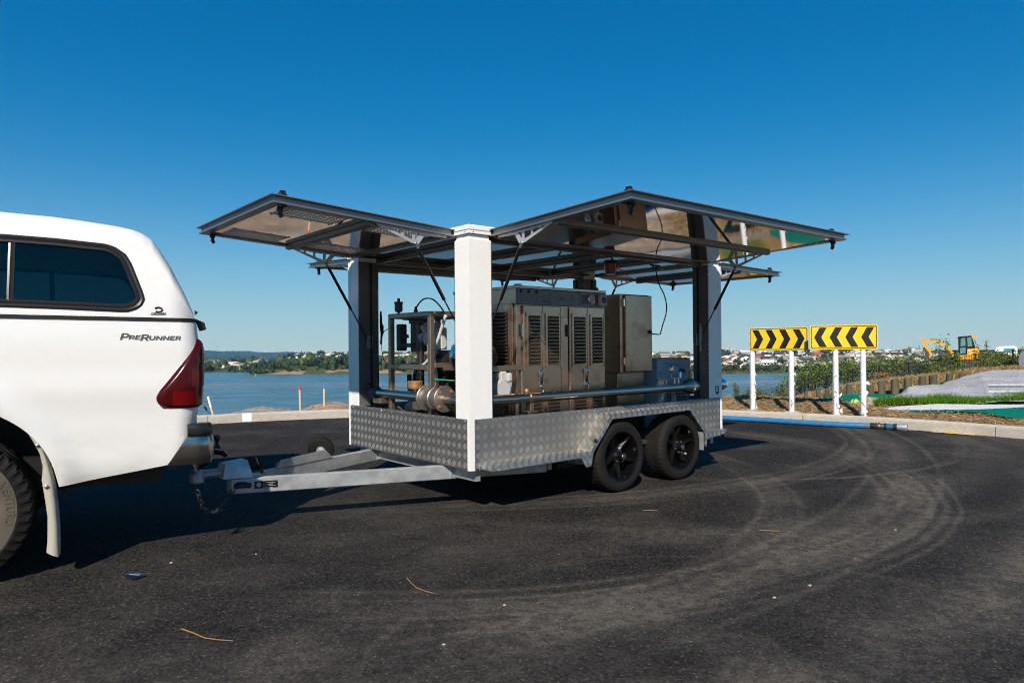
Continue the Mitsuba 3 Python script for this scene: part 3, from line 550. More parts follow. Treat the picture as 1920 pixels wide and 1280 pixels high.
# plates on the near drawbar arm
bd = np.array([.78 + 1.35, .075 - .895, 0]); bd /= np.linalg.norm(bd); bo = np.array([bd[1], -bd[0], 0]); Mb = np.eye(4)
Mb[:3, 0], Mb[:3, 1], Mb[:3, 2], Mb[:3, 3] = bd, [0, 0, 1], bo, np.array([-1.35, .895, .275]) + bo * .0255
def bp(n, m, mt, parent=None, label=None): return obj(n, m, mt, TRL @ Mb, parent or T_, False, label)
bp('socket', cat(box(.02, .13, -.012, .022, 0, .022, .006), box(.035, .10, .02, .03, .002, .018, .004)), 'mat_black_trim')
dp = bp('data_plate', box(.15, .30, -.022, .026, 0, .002), 'mat_black_gloss', label='small black data plate on the near drawbar arm')
bp('print', cat([box(.205 + .0, .285 - .015 * (i % 2), .014 - .011 * i, .0165 - .011 * i, .0022, .0026) for i in range(4)] + [lathe([(.016, .0022), (.016, .0026), (0, .0026)], 16, 'z', (.178, .003, 0))]), 'mat_light_grey', dp)
# safety chain: each link a ring of wire
def link(p, q, roll):
    p, q = np.array(p), np.array(q); d = q - p; ln = np.linalg.norm(d); d /= ln
    s = np.cross(d, [0, 0, 1.0]); s /= np.linalg.norm(s); n2 = np.cross(d, s); s2 = s * math.cos(roll) + n2 * math.sin(roll)
    a = np.linspace(0, 2 * np.pi, 15); c = (p + q) / 2
    return tube([c + d * (ln * .5 + .008) * math.cos(t) + s2 * .013 * math.sin(t) * (1.15 if abs(math.cos(t)) < .8 else 1) for t in a], .0042, 6, False)
pts = spline([(-1.70, .40, .37), (-1.66, .46, .27), (-1.60, .53, .205), (-1.53, .62, .18), (-1.46, .72, .195), (-1.40, .80, .235), (-1.345, .865, .25)], 8)
s_ = np.r_[0, np.cumsum(np.linalg.norm(np.diff(pts, axis=0), axis=1))]; nl = 17
cp = np.stack([np.interp(np.linspace(0, s_[-1], nl + 1), s_, pts[:, i]) for i in range(3)], 1)
ch = numbered(T_ + '__safety_chain')
for i in range(nl): obj('link', link(cp[i], cp[i + 1], .4 + (i % 2) * 1.57), 'mat_chain', TRL, ch, True)
# sticker on the rear near post
k = tp('sticker', prism(Polygon([(2.945, .80), (3.0, .80), (3.003, .785), (3.003, .735), (2.973, .712), (2.942, .735), (2.942, .785)]).difference(sbox(2.953, .747, 2.992, .791)), -.0012, -.0002, 'xz'), 'mat_black_trim', label='dark shield sticker with a letter G on the rear near post')
g_ = text('G', .026, .001); g_.vertices = np.stack([g_.vertices[:, 0] + 2.962, -g_.vertices[:, 2] - .0003, g_.vertices[:, 1] + .756], 1); g_.invert()
tp('letter', g_, 'mat_black_trim', k)
# beacon and cable
b = tp('beacon', lathe([(0, 1.965), (.055, 1.965), (.055, 1.948), (.062, 1.946), (.062, 1.93)], 20, 'z', (1.79, .30, 0)), 'mat_black_trim', None, 30, label='red warning lamp under the roof')
tp('lens', lathe([(.060, 1.932), (.050, 1.845), (.044, 1.838), (0, 1.836)], 20, 'z', (1.79, .30, 0)), 'mat_orange_lens', b, 30)
tp('conduit', cat([cyl((u, .34, 1.97), (u, .34, 1.93), .008, 8) for u in (2.44, 2.50)] + [cyl((2.40, .34, 1.968), (2.54, .34, 1.968), .008, 8)]), 'mat_black_rubber')
# ------------------------------------------------------------------ the white ute (frame: u forward from the tail, v to the far side, w up)
U_ = thing('pickup_truck', 'white pickup truck with a white tray canopy, cut by the left photo edge', 'pickup truck')
def up(name, mesh, mt, parent=None, smooth=False, label=None): return obj(name, mesh, mt, CAR, parent or U_, smooth, label)
CW, RC = 1.85, .10
def ur(w): return np.interp(w, [.45, .56, .774, .85, 1.0, 1.2, 1.28, 1.34, 1.365], [.03, -.005, -.018, -.035, -.045, -.048, -.036, -.028, -.02])
AU, AW, ARX, ARZ = 1.15, .44, .50, .48
def bottom(u):
    b = np.interp(u, [0, .1, .66, 1.7, 3.6, 5.2], [.57, .555, .468, .44, .44, .50])
    for c in (AU, AU + 3.085):
        t = (u - c) / ARX; b = np.where(np.abs(t) < 1, np.maximum(b, AW + ARZ * np.sqrt(np.clip(1 - t * t, 0, 1))), b)
    return b
def topw(u): return np.interp(u, [0, 3.3, 3.9, 5.0, 5.2], [1.364, 1.364, 1.20, 1.08, .95])
def voff(u, w):
    o = .05 * np.clip((.62 - w) / .2, 0, 1)**2 + .018 * np.clip((w - 1.15) / .2, 0, 1)**2 - .010 * np.exp(-((w - .98) / .09)**2)
    for c in (AU, AU + 3.085):
        r = np.sqrt(((u - c) / (ARX + .03))**2 + (np.maximum(w - AW, 0) / (ARZ + .03))**2); o = o - .024 * np.exp(-((r - 1.0) / .14)**2)
    return o + .30 * np.clip((u - 4.7) / .5, 0, 1)**2.2
QA = RC * math.pi / 2
def S(d, w):
    d, w = np.asarray(d, float), np.asarray(w, float); a = np.clip(d / RC, 0, math.pi / 2)
    u = ur(w) * np.clip(1 - d / .9, 0, 1) + np.where(d < 0, 0, RC * (1 - np.cos(a))) + np.maximum(d - QA, 0)
    v = np.where(d < 0, RC - d, RC * (1 - np.sin(a))); k = np.clip(d / QA, 0, 1)
    return np.stack([u, v + voff(u, w) * k, w], -1)
ds = np.r_[np.linspace(0, QA, 10), np.linspace(QA + .02, .72, 26), np.linspace(.725, 1.78, 90), np.linspace(1.80, 3.75, 40), np.linspace(3.78, 5.2, 70)]
rows = np.r_[np.linspace(0, 1, 44)]
DD = np.repeat(ds[:, None], len(rows), 1); du = np.maximum(DD - QA, 0) + RC * (1 - np.cos(np.clip(DD / RC, 0, math.pi / 2)))
bb, tt = bottom(du), topw(du); WW = bb + (tt - bb) * rows[None]
skin = S(DD, WW); far = skin * [1, -1, 1] + [0, CW, 0]
lip = np.stack([skin[:, 0], skin[:, 0] + [0, .05, .012]], 1); lipf = lip * [1, -1, 1] + [0, CW, 0]
body = up('body', cat(grid(skin, True), grid(far), grid(lip), grid(lipf, True)), 'mat_carpaint', None, True, label='white tray side with flared wheel arch')
ws = np.linspace(.57, 1.364, 30); tg = np.stack([np.stack([ur(ws), ws * 0 + v, ws], -1) for v in np.linspace(RC, CW - RC, 12)])
up('tailgate', grid(tg), 'mat_carpaint', None, True)
up('underbody', cat(box(.15, 5.0, .25, CW - .25, .42, .60), box(.02, .66, .14, CW - .14, .56, .66), box(1.66, 3.7, .10, CW - .10, .46, .62), box(.02, 1.66, .12, CW - .12, .93, .97)), 'mat_black_trim')
for c in (AU, AU + 3.085):
    for s in (0, 1):
        a = np.linspace(0, math.pi, 24); vo = np.array([.03, .42]); vo = vo if s == 0 else CW - vo
        P = np.array([[(c + (ARX + .02) * math.cos(t), v, AW - .05 + (ARZ + .07) * math.sin(t)) for v in vo] for t in a]); P2 = np.array([[(c + k * (ARX + .02) * math.cos(t), vo[1], AW - .05 + k * (ARZ + .07) * math.sin(t)) for k in (0, 1)] for t in a])
        up('arch_liner', cat(grid(P), grid(P2)), 'mat_black_rubber')
# hood, cab
hs = np.array([[(u, v, topw(u) + .05 * (1 - (2 * v / CW - 1)**2)) for v in np.linspace(.02 + float(voff(u, topw(u))), CW - .02 - float(voff(u, topw(u))), 10)] for u in np.linspace(3.3, 5.2, 16)])
up('hood', grid(hs), 'mat_carpaint', None, True)
cab = [(1.60, .02, 1.36), (3.62, .02, 1.36), (1.62, .20, 1.80), (2.95, .20, 1.80)]
H8 = [(u, v, w) for u, v, w in cab] + [(u, CW - v, w) for u, v, w in cab] + [(1.8, .4, 1.84), (2.8, .4, 1.84), (1.8, CW - .4, 1.84), (2.8, CW - .4, 1.84)]
up('cab', hull(H8), 'mat_carpaint')
for s in (0, 1):
    q = np.array([(1.72, .045, 1.41), (3.36, .045, 1.41), (2.86, .185, 1.765), (1.72, .185, 1.765)])
    q = q - [0, .004, 0]
    if s: q = q * [1, -1, 1] + [0, CW, 0]
    up('cab_window', trimesh.Trimesh(q, [[0, 1, 2], [0, 2, 3]], process=False), 'mat_black_gloss')
# canopy shell
hu = [-.016, -.008, .036, .106, .16, .202, .25, .296, .36, .428, .55, .68, .918, 1.3, 1.55]; hw = [1.378, 1.42, 1.53, 1.682, 1.775, 1.840, 1.872, 1.890, 1.902, 1.910, 1.922, 1.932, 1.938, 1.935, 1.92]
def sv(w): return .012 + .105 * np.clip((w - 1.375) / .50, 0, 1.2)**1.25
def section(u):
    h = float(np.interp(u, hu, hw)); rd = min(.12, max(.004, (h - 1.375) * .45)); wa = h - rd; pl = .14 * max(0, 1 - (u + .016) / .14)**2.2 * .5
    w = 1.375 + (wa - 1.375) * np.linspace(0, 1, 34); P = [(u, float(sv(x)) + pl, x) for x in w]; v0 = float(sv(wa)) + pl
    for a in np.linspace(0, math.pi / 2, 10)[1:]: P.append((u, v0 + rd * (1 - math.cos(a)), wa + rd * math.sin(a)))
    cr = .028 * min(1, (h - 1.37) / .4)
    for t in np.linspace(0, 1, 8)[1:]: v = v0 + rd + (CW / 2 - v0 - rd) * t; P.append((u, v, h + cr * (1 - (1 - t)**2)))
    return np.array(P)
us = np.r_[np.linspace(-.016, .30, 34), np.linspace(.31, 1.56, 90)]
C1 = np.stack([section(u) for u in us]); C2 = C1 * [1, -1, 1] + [0, CW, 0]
wpx = [(0, 437), (100, 445), (197, 456), (215, 462), (235, 476), (246, 494), (268, 550), (271, 562), (265, 573), (255, 580), (240, 584.5), (225, 584.5), (110, 579), (0, 575)]
wp_ = [carp(x, y, .05) for x, y in wpx]
wout = Polygon([(1.46, wp_[0][1] + .004), (1.50, 1.76), (1.50, 1.44), (1.46, wp_[-1][1])] + list(reversed(wp_)) if False else wp_ + [(1.46, wp_[-1][1]), (1.50, 1.45), (1.50, 1.76), (1.46, wp_[0][1])])
wout = wout.buffer(-.01).buffer(.01); win_ = wout.buffer(-.042, join_style=1)
def cutgrid(C, flip):
    m = grid(C, flip); c = m.triangles_center; keep = [not wout.buffer(-.018).contains(Point(p[0], p[2])) if p[2] < 1.86 else True for p in c]
    return trimesh.Trimesh(m.vertices, m.faces[np.array(keep)], process=False)
canopy = up('canopy', cat(cutgrid(C1, True), cutgrid(C2, False)), 'mat_carpaint', None, True, label='smooth white canopy with a sloping tail')
lin = lambda C, f: grid(C * [1, 1, 1] + 0, f)
up('tray_lining', cat(box(.06, 1.58, .14, CW - .14, .972, 1.0), box(1.565, 1.575, .14, CW - .14, .972, 1.86), box(.06, .07, .14, CW - .14, .972, 1.37)), 'mat_black_trim', canopy)
def ring(poly, n): 
    b = poly.exterior; return np.array([b.interpolate(t, normalized=True).coords[0] for t in np.linspace(0, 1, n)])
for s in (0, 1):
    rings = []
    for off, dv in ((0.004, .002), (.002, -.005), (-.008, -.009), (-.016, -.006), (-.020, -.003), (-.026, -.007), (-.036, -.008), (-.042, -.002), (-.042, .012)):
        q = ring(wout.buffer(off), 160); rings.append(np.stack([q[:, 0], sv(q[:, 1]) + dv, q[:, 1]], -1))
    # align the starts of the rings
    for i in range(1, len(rings)):
        j = np.argmin(np.linalg.norm(rings[i][:-1] - rings[i - 1][0], axis=1)); q = np.roll(rings[i][:-1], -j, axis=0); rings[i] = np.vstack([q, q[:1]])
    R_ = np.array(rings); m2 = lambda m: m if s == 0 else trimesh.Trimesh(m.vertices * [1, -1, 1] + [0, CW, 0], m.faces[:, ::-1], process=False)
    wk = numbered(U_ + '__canopy__side_window')
    fr = m2(grid(R_)); obj('', fr, 'mat_black_trim', CAR, None, 30) if False else None
    scene[wk] = {**mikit.ply(fr, 'mat_black_trim', 30), 'to_world': TM(CAR)}
    b = win_.bounds; g = np.array([[(u, sv(w) + .006, w) for w in np.linspace(b[1] - .005, b[3] + .005, 12)] for u in np.linspace(b[0] - .01, b[2], 40)])
    pm = grid(g); c = pm.triangles_center; pm = trimesh.Trimesh(pm.vertices, pm.faces[[wout.buffer(-.03).contains(Point(p[0], p[2])) for p in c]], process=False)
    k = numbered(U_ + '__canopy__window_pane'); scene[k] = {**mikit.ply(m2(pm), 'mat_tint_glass', True), 'to_world': TM(CAR)}
    ub = carp(20, 500, .05)[0]
    dv_ = m2(grid(np.array([[(ub + e, sv(w) + o, w) for e, o in ((-.016, .006), (-.016, -.006), (-.004, -.008), (.0, -.003), (.004, -.008), (.014, -.006), (.014, .006))] for w in np.linspace(b[1], b[3], 12)])))
    k = numbered(U_ + '__canopy__window_divider'); scene[k] = {**mikit.ply(dv_, 'mat_black_trim', 30), 'to_world': TM(CAR)}
# black seal between tray and canopy, tail catch
dsq = np.r_[np.linspace(-.3, QA, 14), np.linspace(QA + .02, 1.55, 40)]
sl = np.array([[S(d, w) - [0 if d > 0 else .006, .006 if d > 0 else 0, 0] + [0, o, 0] for w, o in ((1.359, .012), (1.359, .0), (1.379, .0), (1.379, .012))] for d in dsq])
up('canopy_seal', grid(sl), 'mat_black_rubber', None, 30)
up('canopy_lock', cat(hull([(-.02, .16, 1.385), (-.02, .22, 1.385), (-.075, .16, 1.36), (-.075, .22, 1.36), (-.085, .16, 1.32), (-.085, .22, 1.32), (-.05, .16, 1.31), (-.05, .22, 1.31)]), hull([(-.02, .12, 1.43), (-.02, .14, 1.43), (-.04, .12, 1.42), (-.04, .14, 1.42), (-.02, .12, 1.40), (-.02, .14, 1.40)])), 'mat_black_trim')
# tail lamps
tl = [(.155, .874), (.182, .905), (.190, .935), (.172, .975), (-.0, 1.285), (-.04, 1.262), (-.075, 1.20), (-.07, 1.05), (-.045, .862)]
def lampgrid(o, k=1.0, inset=0.0):
    rowsw = np.linspace(.866 + inset, 1.262 - inset * 2, 26); P = []
    for w in rowsw:
        dmax = np.interp(w, [.862, .874, .905, .935, .975, 1.27], [.225, .242, .266, .272, .252, .042]) - inset; dmin = -.10 + inset * .5
        dd = np.linspace(dmin, max(dmax, dmin + .01), 22); e = np.minimum(1, np.minimum((dd - dmin), (dmax - dd)) / .02); ew = min(1, (w - .866 - inset) / .015, (1.262 - 2 * inset - w) / .02)
        q = S(dd, np.full_like(dd, w)); a = np.clip(dd / RC, 0, math.pi / 2); nrm = np.stack([-np.cos(a), -np.sin(a), a * 0], -1)
        P.append(q + nrm * (o * np.clip(np.minimum(e, ew), .05, 1)[:, None]))
    return np.array(P)
for s in (0, 1):
    f = (lambda m: m) if s == 0 else (lambda m: trimesh.Trimesh(m.vertices * [1, -1, 1] + [0, CW, 0], m.faces[:, ::-1], process=False))
    lk = up('tail_lamp', f(grid(lampgrid(.020))), 'mat_dark_red', None, True, label='dark red triangular tail lamp on the near corner' if s == 0 else None)
    for (w0, w1, d0, d1) in ((1.13, 1.21, -.06, .05), (.99, 1.09, -.06, .11), (.885, .965, -.06, .19), ):
        P = np.array([[S(d, w) + np.array([-math.cos(np.clip(d / RC, 0, 1.57)), -math.sin(np.clip(d / RC, 0, 1.57)), 0]) * .0225 for d in np.linspace(d0, min(d1, float(np.interp(w, [.866, .905, .935, .975, 1.27], [.22, .255, .26, .24, .03])) - .02), 10)] for w in np.linspace(w0, w1, 5)])
        obj('lens', f(grid(P)), 'mat_red_lens', CAR, lk, True)
# rear bumper
def bumperbar(w0, w1, o0, o1):
    P = []
    for t in np.linspace(0, 1, 30):
        # plan: from the side of the body round the corner to the middle
        if t < .3: a = t / .3; u, v, nu, nv = .135 * (1 - a) + .0 * a - .02 * a, -.006 - .004 * a, 0, -1
        elif t < .6: a = (t - .3) / .3 * math.pi / 2; u, v, nu, nv = -.02 - .09 * math.sin(a), .08 - .09 * math.cos(a), -math.sin(a), -math.cos(a)
        else: a = (t - .6) / .4; u, v, nu, nv = -.11 + .075 * min(1, a / .22), .08 + (CW / 2 - .08) * a, -1, 0
        row = []
        for k in np.linspace(0, 1, 7):
            w = w0 + (w1 - w0) * k - (.09 * min(1, max(0, t - .6) / .09)); o = o0 + (o1 - o0) * k - .012 * (2 * k - 1)**4
            if t < .3: cut = .135 * (1 - k * .75) if w0 < .7 else .028; u_ = min(u, cut)
            else: u_ = u
            row.append((u_ + nu * o, v + nv * o, w - (.0 if True else 0)))
        row.append((u_ + nu * (o - .06), v + nv * (o - .06), row[-1][2])); P.append(row)
    P = np.array(P); return cat(grid(P), grid(P * [1, -1, 1] + [0, CW, 0], True))
up('bumper', bumperbar(.545, .70, .006, .010), 'mat_bumper', None, 40, label='scuffed chrome rear bumper')
up('bumper_step', bumperbar(.702, .775, .002, .0), 'mat_black_trim', None, 40)
up('tow_bar', cat(box(-.22, .3, CW / 2 - .04, CW / 2 + .04, .47, .53, .005), lathe([(.012, .50), (.012, .56), (.025, .575), (.018, .60), (0, .605)], 14, 'z', (-.20, CW / 2, 0))), 'mat_black_trim')
# wheels
def car_wheel(u, s):
    k = numbered(U_ + '__wheel'); v = .135 if s < 0 else CW - .135; M = CAR @ np.array([[1, 0, 0, u], [0, 1, 0, v], [0, 0, 1, .388 - .014 * u], [0, 0, 0, 1.0]])
    w = .265; R = .388; r0 = .232; o = s * w / 2; tm = []
    prof = [(r0, .46), (r0 + .02, .50), (r0 + .06, .535), (R - .062, .54), (R - .058, .56), (R - .03, .548), (R - .012, .50), (R - .002, .43), (R, .30), (R - .011, .29), (R - .011, .25), (R, .24), (R, .06), (R - .011, .05), (R - .011, -.05), (R, -.06), (R, -.24), (R - .011, -.25), (R - .011, -.29), (R, -.30), (R - .002, -.43), (R - .012, -.50), (R - .058, -.56), (R - .062, -.54), (r0 + .02, -.50), (r0, -.46)]
    nn = 176; ang = np.arange(nn) * 2 * np.pi / nn; p = np.array(prof); Rm = np.repeat(p[:, :1], nn, 1); Ym = np.repeat(p[:, 1:] * w, nn, 1)
    for i, (a, b) in enumerate(prof):
        if a > R - .035 and abs(b) > .28:
            c1 = (np.arange(nn) % 4 >= 2) if abs(b) > .47 else (np.arange(nn) % 4 == 0); Rm[i, c1] -= .009; Ym[i, c1] *= .965 if abs(b) > .47 else 1
    V = np.stack([Rm * np.cos(ang), Ym, Rm * np.sin(ang)], -1).reshape(-1, 3); i, j = np.meshgrid(np.arange(len(p) - 1), np.arange(nn), indexing='ij'); A = (i * nn + j).ravel(); B = (i * nn + (j + 1) % nn).ravel()
    obj('tyre', trimesh.Trimesh(V, np.vstack([np.stack([A, B, B + nn], 1), np.stack([A, B + nn, A + nn], 1)]), process=False), 'mat_tyre', M, k, 30)
    obj('sidewall', lathe([(r0 + .004, o * .985), (r0 + .02, o * 1.012), (r0 + .045, o * 1.065), (R - .066, o * 1.085), (R - .064, o * 1.06)], 80, 'y'), 'mat_tyre_dusty', M, k, 40)
    if s < 0 and u < 2:
        t = text('VENTURO', .034, .002); t.vertices[:, 0] -= t.bounds[1][0] / 2; rr_ = R - .112 + t.vertices[:, 1]; a_ = (t.vertices[:, 0] / (R - .10)) + math.pi * .96
        t2 = trimesh.Trimesh(np.stack([rr_ * np.cos(a_), o * 1.06 - .0035 - t.vertices[:, 2] * 1.0, rr_ * np.sin(a_)], 1), t.faces, process=False)
        obj('lettering', t2, 'mat_tyre_dusty', M, k)
    obj('rim', lathe([(r0 + .004, o * .98), (r0, o * 1.0), (r0 - .014, o * .93), (r0 - .03, o * .55), (.07, o * .5), (.06, o * .62), (0, o * .64)], 48, 'y'), 'mat_alu_dark', M, k, 30)
for u in (AU, AU + 3.085):
    for s in (-1, 1): car_wheel(u, s)
# mud flap behind the near rear wheel
fp_ = [((32, 784), (40, 788)), ((52, 812), (66, 818)), ((62, 828), (80, 836)), ((74, 850), (89, 862)), ((80, 875), (96, 888)), ((78, 900), (102, 912)), ((84, 935), (106, 945)), ((89, 970), (109, 985)), ((89, 1005), (110, 1020)), ((87, 1036), (109, 1044))]
rowsf = []
for i, (a, b) in enumerate(fp_):
    v = -.006 + .004 * i / 9; ua, wa = carp(*a, v); ub_, wb = carp(*b, v); rowsf.append([(ua, v + .05, wa), (ua, v + .004, wa), ((ua + ub_) / 2, v - .010, (wa + wb) / 2), (ub_, v, wb), (ub_ - .004, v + .05, wb)])
rowsf = np.array(rowsf); up('mud_flap', cat(grid(rowsf), grid(rowsf + [0, .006, 0], True)), 'mat_flap', None, 60, label='dusty grey mud flap behind the near rear wheel')
up('flap_backing', hull([(.685, .03, .60), (.685, .30, .60), (.70, .03, .60), (.70, .30, .60), (.685, .03, .12), (.685, .30, .12), (.70, .03, .12), (.70, .30, .12)]), 'mat_black_rubber')
for x, y in ((87.5, 911), (71, 834)): up('flap_bolt', lathe([(0, -.02), (.010, -.016), (.010, 0)], 10, 'y', (carp(x, y)[0], -.004, carp(x, y)[1])), 'mat_alu')
if 0: up('flap_bolts', cat([lathe([(0, -.02), (.010, -.016), (.010, 0)], 10, 'y', (carp(x, y)[0], -.004, carp(x, y)[1])) for x, y in ((87.5, 911), (71, 834))]), 'mat_alu')
# badges
def badge(s, h, u0, w0, dw, shear, mt, name, v=None):
    t = text(s, h, .004); x = t.vertices[:, 0] + shear * t.vertices[:, 1]; u = u0 - x; w = w0 + t.vertices[:, 1] + dw * x
    vv = (voff(u, w) if v is None else sv(w)) - .0005 - t.vertices[:, 2]; return up(name, trimesh.Trimesh(np.stack([u, vv, w], 1), t.faces, process=False), mt)
segs = [(t_, text(t_, h_, .004), w_) for t_, h_, w_ in (('P', .034, 1.254), ('RE', .022, 1.256), ('R', .033, 1.250), ('UNNER', .022, 1.254))]
kx = (.300 - 3 * .003) / sum(t.bounds[1][0] - t.bounds[0][0] for _, t, _ in segs); cur = .362
for t_, t, w_ in segs:
    x = (t.vertices[:, 0] - t.bounds[0][0]) * kx + .30 * t.vertices[:, 1]; u = cur - x; w = w_ + t.vertices[:, 1]; cur -= (t.bounds[1][0] - t.bounds[0][0]) * kx + .003
    up('badge', trimesh.Trimesh(np.stack([u, voff(u, w) - .0005 - t.vertices[:, 2], w], 1), t.faces, process=False), 'mat_dark_grey')
badge('CROWN', .014, .212, 1.393, .02, .3, 'mat_dark_grey', 'canopy_badge', 1)
a_ = np.linspace(.4, 5.6, 18); up('canopy_badge', tube([(.172 + .019 * math.cos(t), float(sv(1.425)) - .003, 1.424 + .013 * math.sin(t)) for t in a_], .0045, 6), 'mat_dark_red')
# ------------------------------------------------------------------ machinery standing on the trailer (same frame as the trailer)
def ep(root, name, mesh, mt, smooth=False, label=None): return obj(name, mesh, mt, TRL, root, smooth, label)
FZ = .366
# louvred generator cabinet: face v=.30, u .678-1.722
G_ = thing('generator_cabinet', 'stainless steel cabinet with four louvred doors under a grey control panel, on the trailer', 'cabinet')
u0, u1, v0, v1, zt = .678, 1.722, .30, 1.17, 1.685
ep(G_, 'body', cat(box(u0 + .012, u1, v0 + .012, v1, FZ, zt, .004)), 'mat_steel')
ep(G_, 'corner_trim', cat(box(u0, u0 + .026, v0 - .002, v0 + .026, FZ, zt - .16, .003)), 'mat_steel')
ep(G_, 'plinth', box(u0 + .02, u1 - .02, v0 + .02, v1 - .02, FZ - .001, FZ + .03), 'mat_dark_grey')
slat_cache = {}
def slat_mesh(w, dep):
    key = round(w, 3)
    if key not in slat_cache:        # a sloping blade: out and down, closed underneath and at its ends
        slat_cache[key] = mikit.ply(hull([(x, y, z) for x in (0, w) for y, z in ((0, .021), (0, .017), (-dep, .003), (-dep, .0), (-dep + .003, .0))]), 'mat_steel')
    return slat_cache[key]
def louvre(root, M, w, h, pitch, holder):
    """recessed louvre on a face: origin at its lower left, x along the face, y out of the face (negative), z up"""
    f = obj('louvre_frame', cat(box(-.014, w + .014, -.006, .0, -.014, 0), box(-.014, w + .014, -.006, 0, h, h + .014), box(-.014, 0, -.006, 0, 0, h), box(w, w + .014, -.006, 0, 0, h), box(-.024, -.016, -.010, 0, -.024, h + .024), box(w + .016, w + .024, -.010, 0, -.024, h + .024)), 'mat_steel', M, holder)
    obj('louvre_back', box(0, w, -.0012, .0, 0, h), 'mat_steel_dark', M, holder)
    n = int(h / pitch)
    for i in range(n):
        Mi = M @ np.array([[1, 0, 0, .004], [0, 1, 0, 0], [0, 0, 1, (i + .1) * h / n], [0, 0, 0, 1.0]])
        obj('slat', slat_mesh(w - .008, .017), None, Mi, holder)
def Tm(u, v, w): return TRL @ np.array([[1, 0, 0, u], [0, 1, 0, v], [0, 0, 1, w], [0, 0, 0, 1.0]])
dz0, dz1 = FZ + .03, 1.530
for (a, b) in ((.748, .952), (.958, 1.160), (1.262, 1.478), (1.484, 1.690)):
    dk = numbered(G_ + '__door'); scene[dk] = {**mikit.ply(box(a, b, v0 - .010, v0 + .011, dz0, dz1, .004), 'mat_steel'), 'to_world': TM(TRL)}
    w = b - a - .075
    louvre(G_, Tm(a + .048, v0 - .0102, 1.045), w, .405, .0285, dk)
    louvre(G_, Tm(a + .048, v0 - .0102, .455), w, .335, .0285, dk)
    if a in (.748, 1.262):
        obj('handle', cat(box(b - .045, b - .012, v0 - .016, v0 - .0102, .86, 1.01, .006), hull([(b - .040, v0 - .016, .875), (b - .018, v0 - .016, .875), (b - .040, v0 - .016, .905), (b - .018, v0 - .016, .905), (b - .036, v0 - .045, .98), (b - .020, v0 - .045, .98), (b - .036, v0 - .040, 1.0), (b - .020, v0 - .040, 1.0)])), 'mat_chrome', TRL, dk)
        obj('lock', lathe([(.012, -.03), (.012, 0)], 12, 'y', (b - .028, v0 - .010, .875)), 'mat_chrome', TRL, dk)
        for z in (1.28, .52): obj('hinge', cat(cyl((a - .018, v0 - .012, z), (a - .018, v0 - .012, z + .10), .009, 10), box(a - .03, a - .006, v0 - .012, v0 - .0, z, z + .10)), 'mat_chrome' if a < 1 else 'mat_steel_dark', TRL, dk)
ep(G_, 'mullion', cat(box(1.168, 1.20, v0 - .004, v0 + .011, dz0, dz1), box(1.206, 1.254, v0 + .003, v0 + .0115, dz0, dz1)), 'mat_steel')
cp_ = ep(G_, 'control_panel', cat(box(u0 + .006, 1.035, v0 - .014, v0 + .011, 1.537, zt - .022, .003), box(1.038, 1.385, v0 - .014, v0 + .011, 1.537, zt - .022, .003), box(1.388, u1 - .004, v0 - .014, v0 + .011, 1.537, zt - .022, .003)), 'mat_panel_grey', label='grey control panel strip along the top of the cabinet')
def pf(x, z, w, h, d=.002): return box(x - w / 2, x + w / 2, v0 - .0142 - d, v0 - .0142, z - h / 2, z + h / 2)
ep(cp_, 'lamp', lathe([(0, -.012), (.010, -.010), (.012, 0)], 12, 'y', (u0 + .04, v0 - .014, 1.642)), 'mat_black_gloss')
ep(cp_, 'lamp', lathe([(0, -.012), (.010, -.010), (.012, 0)], 12, 'y', (u0 + .125, v0 - .014, 1.642)), 'mat_black_gloss'); ep(cp_, 'lamp', lathe([(0, -.012), (.010, -.010), (.012, 0)], 12, 'y', (u0 + .21, v0 - .014, 1.642)), 'mat_black_gloss')
ep(cp_, 'display', pf(u0 + .300, 1.602, .07, .026), princ('lcd', (.09, .085, .02), .2))
ep(cp_, 'keys', cat([pf(u0 + .275 + .022 * i, 1.567, .012, .016) for i in range(4)]), 'mat_dark_grey')
ep(cp_, 'markings', cat([pf(u0 + .04 + .034 * i, 1.612 - .015 * j, .014, .004, .0008) for i in range(6) for j in range(4)]), 'mat_dark_grey')
for s_t, z in (('TITAN', 1.618), ('OZONE', 1.600), ('GENERATOR', 1.582)):
    t = text(s_t, .0095, .001, False); wd = t.bounds[1][0]; t.vertices = np.stack([t.vertices[:, 0] + 1.165 - wd / 2, -t.vertices[:, 2] + v0 - .0143, t.vertices[:, 1] + z], 1)
    if s_t != 'TITAN': ep(cp_, 'lettering', t, 'mat_dark_grey')
ep(cp_, 'emblem', cat(lathe([(.014, -.001), (.011, -.001), (.011, 0)], 16, 'y', (1.29, v0 - .0143, 1.618)), pf(1.30, 1.590, .06, .003, .0008), pf(1.295, 1.578, .09, .003, .0008)), 'mat_dark_grey')
ep(cp_, 'gauge', lathe([(.040, .002), (.042, -.016), (.034, -.018), (.033, -.010), (0, -.010)], 24, 'y', (1.515, v0 - .014, 1.604)), 'mat_chrome', 30)
ep(cp_, 'gauge_face', lathe([(.033, -.0105), (0, -.0105)], 20, 'y', (1.515, v0 - .014, 1.604)), 'mat_light_grey')
ep(cp_, 'keypad', cat([pf(1.41 + .022 * i, 1.632 - .016 * j, .014, .011) for i in range(3) for j in range(5)]), 'mat_dark_grey')
ep(cp_, 'power_socket', cat(box(1.60, 1.695, v0 - .05, v0 - .0145, 1.552, 1.652, .008)), 'mat_light_grey'); ep(cp_, 'socket_hole', lathe([(.030, -.008), (.028, -.012), (0, -.012)], 20, 'y', (1.650, v0 - .043, 1.600)), 'mat_black_trim')
ep(G_, 'lid', cat(box(u0, u1 + .004, v0 - .006, v1 + .004, zt - .0195, zt + .004, .003)), 'mat_steel')
